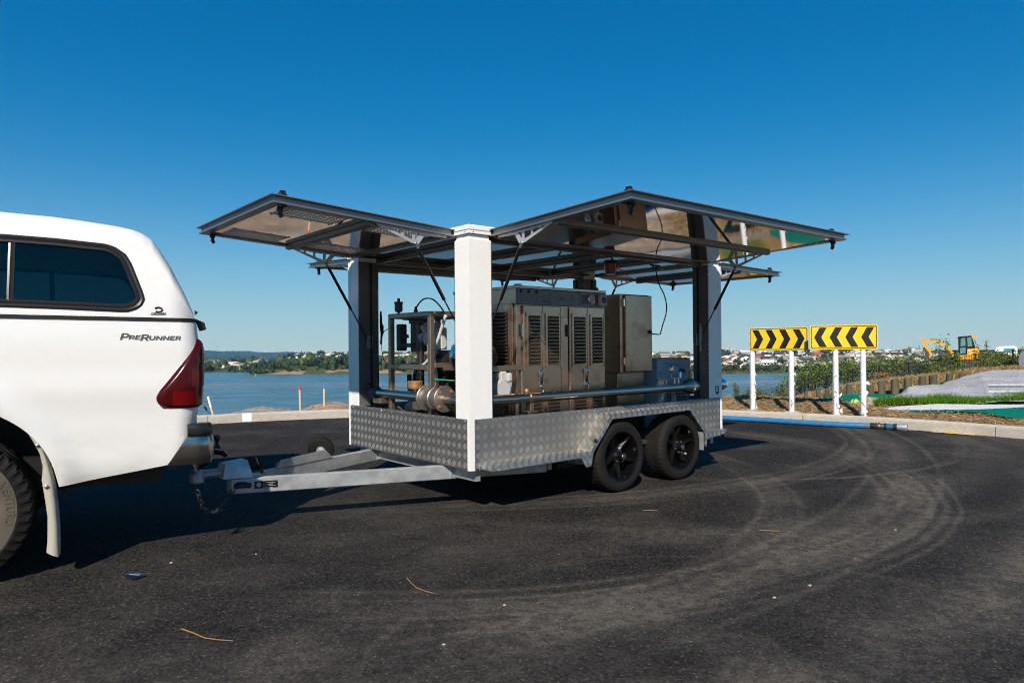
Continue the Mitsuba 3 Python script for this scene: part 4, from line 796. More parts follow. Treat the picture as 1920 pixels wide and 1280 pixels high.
ep(G_, 'lid_fitting', cat(box(1.62, 1.66, v0 + .02, v0 + .06, zt + .005, zt + .03, .005)), 'mat_dark_grey'); ep(G_, 'lid_fitting', box(.73, .78, v0 + .04, v0 + .09, zt + .005, zt + .022, .004), 'mat_galv')
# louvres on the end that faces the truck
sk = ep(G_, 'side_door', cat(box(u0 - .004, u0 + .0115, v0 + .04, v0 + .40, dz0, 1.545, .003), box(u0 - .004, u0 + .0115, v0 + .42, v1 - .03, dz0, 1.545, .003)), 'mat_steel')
Rm = np.array([[0, 1, 0, 0], [-1, 0, 0, 0], [0, 0, 1, 0], [0, 0, 0, 1.0]])
for vv in (v0 + .33, v1 - .10):
    for z, h in ((.98, .50), (.46, .40)): louvre(G_, Tm(u0 - .0042, vv, z) @ Rm, .24, h, .0285, sk)

# second stainless cabinet
C_ = thing('switch_cabinet', 'narrow stainless cabinet with plain door and black knob, right of the louvred cabinet', 'cabinet')
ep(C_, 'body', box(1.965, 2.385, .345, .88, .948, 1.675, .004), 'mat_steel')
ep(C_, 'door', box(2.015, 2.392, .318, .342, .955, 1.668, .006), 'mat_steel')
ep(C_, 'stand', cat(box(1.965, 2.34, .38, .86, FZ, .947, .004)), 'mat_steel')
ep(C_, 'knob', lathe([(0, -.02), (.014, -.018), (.017, 0)], 16, 'y', (2.352, .317, 1.325)), 'mat_black_trim')
for z in (1.56, 1.02): ep(C_, 'hinge', cat(box(1.992, 2.012, .322, .344, z, z + .07, .003)), 'mat_chrome')
# cable from the roof to the cabinet
k = thing('power_cable', 'black cable hanging in a loop from the roof to the narrow cabinet', 'cable')
ep(k, 'cable', tube(spline([(2.47, .34, 1.965), (2.50, .34, 1.86), (2.535, .34, 1.78), (2.60, .34, 1.70), (2.64, .34, 1.60), (2.63, .34, 1.50), (2.58, .34, 1.40), (2.55, .34, 1.33), (2.53, .34, 1.305), (2.47, .34, 1.306), (2.385, .36, 1.31)], 6), .0055, 8), 'mat_black_rubber', True)
# blue grey chiller
H_ = thing('chiller', 'blue grey cooling unit with a grille, at the trailer rear behind the long pipe', 'machine')
hu0, hu1, hv0, hv1, hz = 2.47, 2.99, .32, .95, 1.06
ep(H_, 'case', cat(box(hu0, hu1, hv0, hv1, FZ + .02, hz, .008)), 'mat_blue_grey')
ep(H_, 'recess', cat(box(hu0 + .13, hu1 - .06, hv0 - .004, hv0 - .0005, .935, 1.035, .001), box(hu0 + .135, hu1 - .09, hv0 - .018, hv0 - .0042, 1.002, 1.016, .004)), 'mat_blue_grey')
ep(H_, 'top_lip', box(hu0 - .004, hu1 + .004, hv0 - .006, hv1, hz + .0005, hz + .010, .003), 'mat_blue_grey')
ep(H_, 'screws', cat([lathe([(0, -.006), (.006, -.004), (.007, 0)], 8, 'y', (u, hv0 - .0005, z)) for u, z in ((hu0 + .04, .93), (hu0 + .30, .91), (hu1 - .03, .92), (hu1 - .02, 1.0), (hu0 + .04, .55), (hu1 - .03, .56))] + [box(u, u + .016, hv0 - .004, hv0 + .02, hz + .0102, hz + .016) for u in np.linspace(hu0 + .03, hu1 - .08, 5)]), 'mat_black_trim')
gk = ep(H_, 'grille_backing', box(hu0 + .12, hu1 - .09, hv0 - .002, hv0 - .0006, .44, .735), 'mat_black_trim')
ep(H_, 'grille', cat([box(hu0 + .12, hu1 - .09, hv0 - .006, hv0 - .0022, z, z + .009) for z in np.arange(.44, .74, .032)] + [box(u, u + .012, hv0 - .0065, hv0 - .0062 + .004, .44, .738) for u in np.linspace(hu0 + .12, hu1 - .102, 9)] + [box(hu0 + .215, hu0 + .25, hv0 - .008, hv0 - .002, .44, .738)]), 'mat_blue_grey')
# coil of clear tube
k = thing('hose_coil', 'loose coil of clear tube between the narrow cabinet and the cooling unit', 'hose')
a = np.linspace(0, 2 * np.pi * 3.2, 110); ep(k, 'tube', tube(np.stack([2.48 + (.10 + .006 * np.sin(a * .7)) * np.cos(a), .20 + .03 * a / 20 + .02 * np.sin(a * 1.3), .66 + (.13 + .01 * np.sin(a * .45)) * np.sin(a)], 1), .0075, 7), 'mat_clear_tube', True)
ep(k, 'tail', tube(spline([(2.38, .20, .50), (2.28, .16, .62), (2.34, .16, .74), (2.46, .2, .79), (2.56, .2, .79)], 8), .010, 8), 'mat_clear_tube', True)

# the long pipe inside the rails
PZ, PV, PU, PR = .805, .10, .10, .037
K_ = thing('pipework', 'polished stainless pipe running round the trailer just above the chequer plate', 'pipe')
ep(K_, 'long_pipe', tube([(.24, PV, PZ), (.50, PV, PZ), (.501, PV, PZ), (2.55, PV, PZ)], [PR + .002, PR + .002, PR, PR], 24), 'mat_steel_pipe', 30, label='long straight steel pipe along the near side')
ep(K_, 'check_valve', tube([(2.55, PV, PZ), (2.58, PV, PZ), (2.62, PV, PZ), (2.66, PV, PZ), (2.665, PV, PZ), (2.69, PV, PZ), (2.695, PV, PZ), (2.76, PV, PZ), (2.79, PV, PZ), (2.80, PV, PZ)], [PR, .045, .062, .066, .075, .075, .064, .058, .042, PR - .004], 24), 'mat_steel_pipe', 30)
ep(K_, 'outlet_pipe', tube([(2.80, PV, PZ), (3.10, PV, PZ)], PR - .004, 24), 'mat_steel_pipe', 30)
ep(K_, 'outlet_cap', lathe([(PR, 3.10), (.055, 3.105), (.062, 3.14), (.060, 3.20), (.045, 3.24), (0, 3.255)], 24, 'x', (0, PV, PZ)), 'mat_chrome', 30, label='rounded chrome cap on the end of the pipe behind the rear post')
ep(K_, 'front_pipe', tube([(PU, 1.47, PZ), (PU, .78, PZ)], PR, 24), 'mat_steel_pipe', 30); ep(K_, 'front_pipe', tube([(PU, .46, PZ), (PU, .26, PZ)], PR - .004, 24), 'mat_steel_pipe', 30)
ep(K_, 'elbow', tube([(PU, .26, PZ), (PU + .01, .20, PZ), (PU + .05, .13, PZ), (PU + .10, PV + .005, PZ), (.24, PV, PZ)], PR, 20), 'mat_steel_pipe', True)
ep(K_, 'end_coupling', cat(tube([(PU, 1.47, PZ), (PU, 1.50, PZ), (PU, 1.505, PZ), (PU, 1.56, PZ), (PU, 1.565, PZ), (PU, 1.64, PZ)], [PR, .045, .055, .055, .045, .045], 18)), 'mat_dark_grey', 30)
ep(K_, 'lever', cat(cyl((PU, 1.54, PZ + .05), (PU + .005, 1.545, PZ + .18), .006, 8), cyl((PU, 1.50, PZ + .04), (PU - .02, 1.66, PZ + .09), .005, 8)), 'mat_black_trim')
def flange(v, th): return lathe([(0, v), (.098, v), (.102, v + .003), (.102, v + th - .003), (.098, v + th), (0, v + th)], 36, 'y', (PU, 0, PZ))
for v, th in ((.455, .018), (.70, .018)): ep(K_, 'flange', flange(v, th), 'mat_steel_flange', 30)
ep(K_, 'ball_valve', cat(lathe([(.060, .473), (.066, .50), (.080, .54), (.083, .585), (.080, .63), (.066, .68), (.060, .70)], 28, 'y', (PU, 0, PZ)), lathe([(.082, .57), (.088, .575), (.088, .595), (.082, .60)], 28, 'y', (PU, 0, PZ))), 'mat_steel_flange', 30)
for i, t in enumerate(np.arange(4) * math.pi / 2 + .785):
    ep(K_, 'bolt', cat([lathe([(0, v - .012), (.013, v - .012), (.013, v), (.008, v), (.008, v + .05)], 6, 'y', (PU + .078 * math.cos(t), 0, PZ + .078 * math.sin(t))) for v in (.455,)]), 'mat_brass')
    ep(K_, 'bolt', lathe([(.013, .722), (.013, .733), (0, .733)], 6, 'y', (PU + .078 * math.cos(t), 0, PZ + .078 * math.sin(t))), 'mat_brass')
ep(K_, 'valve_stem', cat(box(PU - .035, PU + .035, .545, .625, PZ + .078, PZ + .10, .004), cyl((PU, .585, PZ + .10), (PU, .585, PZ + .135), .018, 12), box(PU - .05, PU + .03, .57, .60, PZ + .128, PZ + .14, .003)), 'mat_steel')
ep(K_, 'valve_handle', box(PU - .012, PU + .012, .34, .585, PZ + .141, PZ + .150, .003), 'mat_green', label='green lever handle of the flanged valve')
ep(K_, 'pipe_bracket', cat(box(PU - .05, PU + .05, 1.36, 1.50, PZ - .085, PZ - .038, .004), box(PU - .045, PU + .045, .74, .86, PZ - .10, PZ - .038, .004)), 'mat_steel_frame')
ep(K_, 'clamp', cat(lathe([(PR + .001, .63), (PR + .006, .63), (PR + .006, .668), (PR + .001, .668)], 20, 'x', (0, PV, PZ)), box(.628, .67, PV - .02, PV + .02, PZ - .10, PZ - .036, .003), box(.60, .70, PV - .03, PV + .05, PZ - .115, PZ - .10, .003)), 'mat_steel')
ep(K_, 'clamp_knob', cat(trimesh.creation.icosphere(2, .019).apply_translation([.62, PV + .01, PZ + .055])), 'mat_brass', True); ep(K_, 'clamp_knob', trimesh.creation.icosphere(2, .012).apply_translation([.80, PV + .02, PZ + .05]), 'mat_chrome', True)
for u in (2.46, 2.51): pass
ep(K_, 'gauge_tee', cat(cyl((2.44, PV, PZ + .03), (2.44, PV, PZ + .09), .012, 10), cyl((2.40, PV, PZ + .085), (2.52, PV, PZ + .085), .012, 10), cyl((2.40, PV, PZ + .08), (2.385, PV, PZ + .14), .011, 10), cyl((2.52, PV, PZ + .08), (2.535, PV, PZ + .14), .013, 10), cyl((2.50, PV, PZ + .03), (2.50, PV, PZ + .09), .012, 10)), 'mat_chrome')
ep(K_, 'pressure_gauge', cat(turn(lathe([(0, .014), (.034, .014), (.038, .008), (.038, -.018), (.033, -.020), (.032, -.014), (0, -.014)], 24, 'y'), 22, (0, 0, 1)).apply_translation([2.385, PV - .01, PZ + .175])), 'mat_chrome', 30)
ep(K_, 'gauge_face', turn(lathe([(.031, -.0145), (0, -.0145)], 20, 'y'), 22, (0, 0, 1)).apply_translation([2.385, PV - .01, PZ + .175]), 'mat_light_grey')
ep(K_, 'sensor', cat(cyl((2.535, PV, PZ + .14), (2.54, PV, PZ + .17), .015, 12), cyl((2.535, PV, PZ + .155), (2.585, PV, PZ + .15), .020, 12)), 'mat_black_trim'); ep(K_, 'sensor_wire', tube(spline([(2.54, PV, PZ + .17), (2.52, PV + .05, PZ + .21), (2.50, .28, 1.03)], 6), .003, 6), 'mat_black_rubber')
ep(K_, 'fittings', cat(*[cyl((u, PV + .01, PZ + .02), (u, PV + .01, PZ + .075), .009, 8) for u in (2.22, 2.25, 2.28, 2.33)], cyl((2.20, PV + .01, PZ + .075), (2.33, PV + .01, PZ + .07), .010, 8)), 'mat_chrome')
ep(K_, 'valve_top', cat(cyl((2.685, PV, PZ + .07), (2.685, PV, PZ + .12), .016, 10), cyl((2.66, PV, PZ + .10), (2.71, PV, PZ + .10), .009, 8), cyl((2.685, PV, PZ + .12), (2.685, PV, PZ + .145), .010, 8)), 'mat_brass')

# pump skid: frame of square tube with pumps, filter, hoses
S_ = thing('pump_skid', 'open frame of brownish square tube full of pumps and hoses, on the trailer front', 'machine')
fz = 1.485; q = .042
def fr(name, p0, p1): return ep(S_, name, rect_tube(p0, p1, q, q), 'mat_steel_frame')
uA, vB, vA, uE = .125, .685, 1.30, .60
for u, v in ((uA, vB), (uA, vA), (uE, vB), (uE, vA)): ep(S_, 'frame_post', box(u - q / 2, u + q / 2, v - q / 2, v + q / 2, FZ, fz - q, .004), 'mat_steel_frame')
for a, b in (((uA, vA + q / 2, fz - q / 2), (uA, vB - q / 2, fz - q / 2)), ((uE, vA + q / 2, fz - q / 2), (uE, vB - q / 2, fz - q / 2)), ((uA + q / 2, vB, fz - q / 2), (uE - q / 2, vB, fz - q / 2)), ((uA + q / 2, vA, fz - q / 2), (uE - q / 2, vA, fz - q / 2)), ((uA + q / 2, vB, 1.055), (uE - q / 2, vB, 1.055)), ((uA, vA - q / 2, 1.04), (uA, vB + q / 2, 1.04)), ((uA + q / 2, vA, 1.04), (uE - q / 2, vA, 1.04))): fr('frame_rail', a, b)
for a, b in (((.22, .19, 1.035), (.645, .19, 1.035)), ((.24, .19 + q / 2, 1.035), (.24, vB - q / 2, 1.035))): fr('shelf_rail', a, b)
ep(S_, 'shelf_leg', box(.622, .664, .17, .212, FZ, 1.013, .004), 'mat_steel_frame'); ep(S_, 'shelf_leg', box(.20, .242, .17, .212, FZ, 1.013, .004), 'mat_steel_frame')
ep(S_, 'air_vent', lathe([(.010, fz), (.010, fz + .012), (.030, fz + .016), (.030, fz + .024), (.034, fz + .026), (.034, fz + .085), (.038, fz + .087), (.038, fz + .10), (.012, fz + .104), (.012, fz + .13), (0, fz + .132)], 18, 'z', (uA + .02, 1.21, 0)), 'mat_dark_grey', 30, label='dark bottle shaped air vent on top of the frame')
ep(S_, 'filter_housing', lathe([(0, 1.43), (.085, 1.43), (.085, 1.405), (.070, 1.40), (.070, 1.17), (.062, 1.16), (0, 1.16)], 24, 'z', (.30, 1.14, 0)), 'mat_steel_dark', 30)
ep(S_, 'filter_flange', cat(box(.20, .40, 1.04, 1.24, 1.432, 1.443)), 'mat_dark_grey')
ep(S_, 'actuator', cat(box(.26, .38, .90, 1.02, 1.22, 1.40, .012), box(.30, .36, .80, .90, 1.18, 1.36, .008), cyl((.28, .95, 1.38), (.22, .95, 1.35), .035, 14), hull([(.255, 1.02, 1.32), (.255, 1.10, 1.30), (.255, 1.04, 1.24), (.275, 1.02, 1.32), (.275, 1.10, 1.30), (.275, 1.04, 1.24)])), 'mat_light_grey', label='pale grey valve actuator inside the frame')
ep(S_, 'valve_block', cat(box(.18, .26, 1.26, 1.32, 1.17, 1.40, .01), box(.19, .25, 1.10, 1.27, 1.20, 1.235, .004), box(.20, .24, 1.20, 1.26, 1.28, 1.31, .004)), 'mat_dark_grey')
ep(S_, 'pump_motor', tube([(.42, .75, 1.06), (.42, .76, 1.06), (.42, .98, 1.06), (.42, 1.0, 1.06)], [.05, .115, .115, .06], 24), 'mat_black_trim', 30); ep(S_, 'pump_motor', tube([(.50, .42, 1.12), (.50, .44, 1.12), (.50, .62, 1.12), (.50, .64, 1.12)], [.06, .10, .10, .06], 24), 'mat_black_trim', 30)
ep(S_, 'pump_body', cat(box(.33, .52, .78, .98, .80, .96, .03), box(.38, .48, .80, .94, .366, .80, .01)), 'mat_black_trim')
ep(S_, 'standpipe', tube([(.24, 1.02, FZ), (.24, 1.02, 1.24)], .030, 18), 'mat_steel_dark', 30); ep(S_, 'standpipe', tube([(.34, 1.12, FZ), (.34, 1.12, .78)], .040, 18), 'mat_steel_pipe', 30); ep(S_, 'standpipe', tube([(.36, .50, FZ), (.36, .50, 1.0)], .045, 18), 'mat_steel_pipe', 30)
ep(S_, 'bent_hose', tube(spline([(.26, 1.10, .78), (.26, 1.12, .92), (.26, 1.09, 1.0), (.28, 1.03, 1.05), (.32, .96, 1.04)], 8), .036, 16), 'mat_black_gloss', True)
ep(S_, 'pressure_vessel', lathe([(0, .985), (.05, .99), (.094, 1.02), (.112, 1.065), (.116, 1.09), (.119, 1.093), (.119, 1.10), (.116, 1.103), (.112, 1.13), (.094, 1.18), (.05, 1.215), (.028, 1.235), (.026, 1.29), (.030, 1.292), (.030, 1.31)], 32, 'z', (.24, .40, .03)), 'mat_chrome', 30, label='shiny round steel pressure vessel beside the near front post')
ep(S_, 'relief_valve', lathe([(.022, 1.33), (.022, 1.35), (.036, 1.36), (.036, 1.47), (.028, 1.48), (.028, 1.53), (.012, 1.54), (0, 1.55)], 16, 'z', (.24, .40, .012)), 'mat_dark_grey', 30)
ep(S_, 'top_wire', tube(spline([(.14, .93, fz), (.15, .925, fz + .05), (.17, .86, fz + .105), (.19, .76, fz + .10), (.21, .68, fz + .04), (.23, .64, fz - .02)], 8), .006, 8), 'mat_black_rubber', True); ep(S_, 'wire_gland', lathe([(.016, fz), (.016, fz + .02), (.009, fz + .03), (.009, fz + .05)], 12, 'z', (.14, .93, 0)), 'mat_black_rubber', 30)
ep(S_, 'side_wire', tube(spline([(uA - .02, 1.32, 1.36), (uA - .02, 1.40, 1.33), (uA - .02, 1.435, 1.24), (uA - .02, 1.42, 1.14), (uA - .02, 1.36, 1.05), (uA - .02, 1.31, 1.01)], 8), .0035, 6), 'mat_dark_grey', True)
ep(S_, 'clear_hose', tube(spline([(.2, .585, 1.45), (.2, .646, 1.35), (.2, .708, 1.246), (.2, .818, 1.117), (.2, .907, 1.06), (.2, .988, 1.036), (.2, 1.072, 1.04)], 8), .013, 12), 'mat_clear_tube', True, label='clear hose sagging through the frame')
ep(S_, 'white_pipe', tube([(.25, .847, 1.20), (.25, .78, .88)], .010, 12), 'mat_white', 30)
ep(S_, 'brass_valve', lathe([(.020, .845), (.020, .86), (.055, .868), (.060, .885), (.058, .905), (.062, .908), (.062, .925), (.05, .93), (0, .932)], 20, 'z', (PU + .01, .90, .0)), 'mat_brass', 30, label='round brass cap valve on the front pipe')
ep(S_, 'lower_valve', cat(lathe([(0, -.05), (.055, -.05), (.060, -.03), (.045, 0), (.060, .03), (.055, .05), (0, .05)], 20, 'y', (.20, .90, .60)), box(.12, .30, .95, 1.25, .50, .56, .01), cyl((.15, 1.25, .70), (.2, 1.05, .60), .006, 6)), 'mat_dark_grey', 30)
ep(S_, 'hose_reducer', tube(spline([(.16, .50, .66), (.16, .48, .58), (.20, .45, .52), (.28, .42, .50)], 6), [.03] * 8 + [.045] * 4 + [.06] * 7, 18), 'mat_steel_pipe', True)
ep(S_, 'red_tap', box(.11, .13, .78, .82, .585, .60, .004), 'mat_peg_red'); ep(S_, 'white_tap', lathe([(.022, .50), (.022, .62), (.028, .63), (.02, .66), (0, .662)], 16, 'z', (.13, .90, 0)), 'mat_light_grey', 30)
ep(S_, 'back_pump', cat(tube([(.45, 1.20, .62), (.45, 1.50, .62)], [.11, .11], 20), box(.30, .55, 1.18, 1.35, .76, .84, .02), cyl((.33, 1.34, .80), (.30, 1.30, .96), .022, 10)), 'mat_black_trim', 30)
ep(S_, 'meter_box', box(.40, .60, .26, .285, .78, .99, .006), 'mat_blue_grey')
ep(S_, 'near_valve', cat(lathe([(0, .155), (.066, .155), (.070, .165), (.070, .195), (.03, .20), (.03, .26)], 24, 'y', (.43, 0, .88)), box(.41, .47, .16, .24, .94, 1.012, .008), box(.452, .500, .13, .165, .93, 1.0, .012)), 'mat_light_grey', 30, label='pale round valve body in front of the louvred cabinet')
ep(S_, 'drum_valve', tube([(.36, .20, .70), (.36, .30, .70)], [.10, .10], 24), 'mat_black_trim', 30)
# ------------------------------------------------------------------ signs, pegs, hose
film = 'mat_clear_film'
def sign(px4, lab, direction, posts):
    tlc, trc = at(*px4[0]), at(*px4[1]); blc = at(*px4[2]); ex = trc - tlc; ex[2] = 0; wd = np.linalg.norm(ex); ex /= wd; hgt = tlc[2] - blc[2]; ey = np.array([0, 0, 1.0]); ez = np.cross(ex, ey)
    M = np.eye(4); M[:3, 0], M[:3, 1], M[:3, 2], M[:3, 3] = ex, ey, ez, [blc[0], blc[1], blc[2]]; M = LOC @ M
    s = thing('chevron_sign', lab, 'road sign', 'chevron boards beyond the kerb')
    rr_ = lambda o, r: sbox(o + r, o + r, wd - o - r, hgt - o - r).buffer(r, 8)
    obj('board', prism(rr_(0, .03), -.004, 0), 'mat_yellow', M, s)
    obj('border', prism(rr_(.013, .024).difference(rr_(.023, .018)), -.001, .004), 'mat_black_trim', M, s)
    n = 4; pitch = (wd - .06) / n; cw = pitch * .46; dd_ = pitch * .36
    for i in range(n):
        x = .045 + i * pitch; h0, h1 = .035, hgt - .035; hm = hgt / 2
        P = [(x, h1), (x + cw, h1), (x + cw + dd_, hm), (x + cw, h0), (x, h0), (x + dd_, hm)]
        if direction < 0: P = [(wd - a, b) for a, b in P]
        obj('chevron', prism(P, -.001, .004), 'mat_black_trim', M, s)
    for p in posts:
        g = gp(*p, .12); f = (np.dot(g[:2] - blc[:2], ex[:2])); c = blc + ex * f; zb = float(zbank(c[0], c[1])) - .1
        q = c - ez * .045; k = obj('post', tube([(q[0], q[1], zb), (q[0], q[1], tlc[2] - .05)], .038, 20), 'mat_white', LOC, s, 30)
        obj('bracket', cat(box(f - .045, f + .045, hgt * .25, hgt * .25 + .03, -.09, -.0045, .004), box(f - .045, f + .045, hgt * .72, hgt * .72 + .03, -.09, -.0045, .004)), 'mat_galv', M, s)
        obj('footing', lathe([(.0, .02), (.12, .015), (.15, -.05)], 18, 'z', (q[0], q[1], float(zbank(q[0], q[1])))), 'mat_concrete', LOC, k)
        # crumpled plastic wrap round the lower part
        zz = np.linspace(zb + .06, blc[2] - .12, 46); an = np.linspace(0, 2 * np.pi, 23); V = []
        for z in zz:
            low = 1 if z < zb + .62 else .35
            r = .042 + .020 * low * meshkit.fbm(np.stack([np.cos(an) * 1.3 + f * 9, np.sin(an) * 1.3, an * 0 + z * 26], -1), 3, 2)
            V.append(np.stack([q[0] + r * np.cos(an), q[1] + r * np.sin(an), an * 0 + z], 1))
        obj('plastic_wrap', grid(np.array(V)), film, LOC, k)
        bl = []
        for i in range(7):
            z = rng.uniform(zb + .15, zb + .75); a = rng.uniform(-2.4, .4); c0 = np.array([q[0] + .05 * math.cos(a), q[1] + .05 * math.sin(a), z]); S_3 = c0 + rng.normal(size=(5, 3)) * [.018, .018, .03]; bl.append(hull(np.vstack([S_3, c0])))
        for m_ in bl: obj('wrap_fold', m_, 'mat_film', LOC, k)
    return s
sign(((1406, 615, 11.57), (1515.5, 610, 10.97), (1406, 657, 11.57)), 'yellow board with black chevrons pointing right, beyond the kerb', 1, ((1429, 764), (1490, 770)))
sign(((1519.5, 610, 10.67), (1646, 603.5, 10.39), (1519.5, 655, 10.67)), 'yellow board with black chevrons pointing left, beyond the kerb', -1, ((1561.5, 773), (1615, 776)))
def peg(b, t, mt, lab, wd=.024, frac=.10):
    p = gp(*b, .10); y = p[1]; q_ = at(*t, y); d = q_ - p; zb = float(zbank(p[0], p[1])) - .08
    p0 = p + d * ((zb - p[2]) / d[2]); k = thing('survey_peg', lab, 'peg', None)
    m = p0 + (q_ - p0) * (1 - frac); obj('stake', rect_tube(p0, m, wd, wd, (0, 1, 0)), 'mat_peg_wood', LOC, k); obj('painted_top', rect_tube(m, q_, wd + .001, wd + .001, (0, 1, 0)), mt, LOC, k)
peg((563, 770), (562, 724), 'mat_peg_red', 'wooden survey peg with a red painted top, behind the kerb', .03, .13)
peg((608, 768), (607.5, 722), 'mat_peg_blue', 'wooden survey peg with a blue painted top, behind the kerb', .03, .13)
peg((400, 779), (390, 743), 'mat_white', 'leaning wooden survey peg with a white painted top, behind the truck', .03, .46)
p0, p1 = at(397, 781, 11.35), at(386, 766, 11.2)
k = thing('marker_pipe', 'short light blue pipe with a black end, leaning beside the white topped peg', 'pipe')
obj('pipe', tube([p0 + (p0 - p1) * .5, p1], .011, 12), 'mat_cyan', LOC, k, 30); obj('end_cap', tube([p1 + (p0 - p1) * .12, p1 + (p1 - p0) * .25], .0155, 12), 'mat_black_trim', LOC, k, 30)
# big blue hose along the kerb
HR_ = .040
hp = spline([(1.2, 12.35, HR_), (2.3, 11.72, HR_)] + [tuple(gp(x, y, HR_)) for x, y in ((1352, 783), (1430, 787), (1500, 791.5), (1570, 795.5), (1632, 798))], 12)
k = thing('lay_hose', 'thick blue hose lying along the kerb, with metal couplings at its end', 'hose')
obj('hose', tube(hp, HR_ + .002 * np.sin(np.arange(len(hp)) * 1.7), 20), 'mat_hose_blue', LOC, k, True)
e0, e1 = gp(1632, 798, HR_), gp(1702, 801.5, HR_); dv = (e1 - e0); Ln = np.linalg.norm(dv); dv /= Ln
seg = lambda a, b, r0, r1=None: tube([e0 + dv * a * Ln, e0 + dv * b * Ln], [r0 * .75, (r1 or r0) * .75], 24)
obj('clamp', cat(seg(0, .10, .060), seg(.12, .18, .062)), 'mat_black_trim', LOC, k, 30)
obj('coupling', cat(seg(.18, .27, .058), seg(.22, .25, .080), seg(.27, .36, .056)), 'mat_steel', LOC, k, 30)
obj('hose_end', seg(.36, .72, .056), princ('hose_dark', (.015, .10, .20), .5), LOC, k, 30)
obj('clamp', cat(seg(.38, .44, .061), seg(.62, .72, .061)), 'mat_black_trim', LOC, k, 30)
obj('end_fitting', cat(seg(.72, .80, .058, .062), seg(.80, .84, .074), seg(.845, .90, .070), seg(.90, .985, .074)), 'mat_galv', LOC, k, 30)
obj('end_bore', trimesh.Trimesh(lathe([(0, 0), (.042, 0)], 24).vertices, lathe([(0, 0), (.042, 0)], 24).faces, process=False).apply_transform(trimesh.geometry.align_vectors([0, 0, 1], dv)).apply_translation(e1 - dv * Ln * .010), 'mat_black_trim', LOC, k)

# ------------------------------------------------------------------ building site beyond the signs
def drape(bottom, top, n=60, m=24, wr=.05, seed=3):
    """a sheet between two measured edges, each a list of (x, y, distance)"""
    B = np.array([at(*b) for b in bottom]); T2 = np.array([at(*t) for t in top]); s = np.linspace(0, 1, n)
    f = lambda P: np.stack([np.interp(s, np.linspace(0, 1, len(P)), P[:, i]) for i in range(3)], 1)
    B, T2 = f(B), f(T2); r = np.linspace(0, 1, m)[None, :, None]; G = B[:, None] * (1 - r) + T2[:, None] * r
    w = meshkit.fbm(np.stack([G[..., 0] * 1.6 + G[..., 1] * .8, G[..., 1] * .5 - G[..., 0] * .3, G[..., 0] * 0 + seed], -1), 4, seed) - .5
    w = w + .35 * (np.abs(meshkit.fbm(np.stack([G[..., 0] * 1.2 + G[..., 1] * 2.2, G[..., 0] * 2.4 - G[..., 1] * .4, G[..., 0] * 0 + seed], -1), 3, seed + 1) - .5) - .1)
    G[..., 2] += wr * 2 * w * np.sin(np.pi * np.clip(r[..., 0], .02, .98))**.5; return G
G = drape([(1535, 768, 13.6), (1600, 764, 13.2), (1680, 759, 13.0), (1760, 757, 12.8), (1840, 757, 12.6), (1930, 752, 12.4), (2020, 750, 12.2)],
          [(1550, 763, 16), (1640, 755.5, 17), (1690, 743, 17.6), (1712, 724, 18), (1738, 721.5, 18.6), (1760, 721, 19), (1800, 708, 20), (1838, 697, 21), (1880, 694, 22), (1950, 691, 23), (2020, 689, 24)], 160, 60, .16)
obj('ground_sheet', grid(G, True), 'mat_geotextile', smooth=True, label='large grey geotextile sheet draped over the mound on the right', cat='sheet')
G = drape([(1650, 768, 11.2), (1720, 768.5, 11.1), (1800, 768, 11.0), (1920, 765, 10.9), (2020, 763, 10.8)], [(1652, 765, 12), (1700, 760, 12.3), (1760, 756.5, 12.5), (1830, 758, 12.5), (1920, 758, 12.4), (2020, 756, 12.3)], 70, 14, .02, 5)
obj('white_sheet', grid(G, True), 'mat_white_sheet', smooth=True, label='white plastic sheet strip lying in front of the green grass', cat='sheet')
G = drape([(1676, 771, 10.9), (1730, 772, 10.8), (1800, 771, 10.6), (1850, 774, 10.4), (1895, 783, 10.1), (1960, 790, 9.8)], [(1676, 768.5, 11.0), (1720, 770, 10.95), (1775, 769.5, 10.8), (1850, 766, 10.7), (1920, 763, 10.6), (1960, 760, 10.5)], 70, 12, .02, 8)
obj('silt_fence', grid(G, True), 'mat_green_mesh', smooth=True, label='low green mesh strip in front of the white plastic sheet', cat='mesh')
G = drape([(1462, 759, 14.2), (1500, 761, 14.4), (1550, 763, 14.6), (1600, 764, 14.8), (1660, 760, 15.5), (1700, 750, 16.5)], [(1465, 755, 15), (1500, 748.5, 16), (1545, 744, 16.5), (1600, 739, 17), (1645, 738, 17.4), (1700, 740, 17.8)], 70, 14, .03, 9)
obj('silt_fence', grid(G, True), 'mat_green_mesh', smooth=True, label='green mesh sheet stretched behind the sign posts', cat='mesh')
for x, y, D, r, mt, lab in ((1859, 768.5, 10.75, .040, 'mat_yellow', 'yellow plastic cap on a stake in the green mesh at right'), (1646, 755, 13.0, .022, 'mat_yellow', 'tiny yellow cap at the left end of the grass'), (1905, 767, 10.6, .036, 'mat_black_trim', 'black cap in the green mesh right of the yellow cap'), (1775, 770.5, 10.85, .034, 'mat_black_trim', 'black cap in the middle of the low green mesh'), (1703, 771, 10.95, .022, 'mat_black_trim', 'small black cap at the left of the low green mesh')):
    c = at(x, y, D); k = thing('stake_cap', lab, 'cap'); obj('cap', lathe([(0, r * .8), (r * .7, r * .7), (r, 0), (r * .95, -r * .9), (0, -r * .9)], 14, 'z', c), mt, LOC, k, 30); obj('stake', cyl(c - [0, 0, r * .8], c - [0, 0, .4], .007, 6), 'mat_galv', LOC, k)
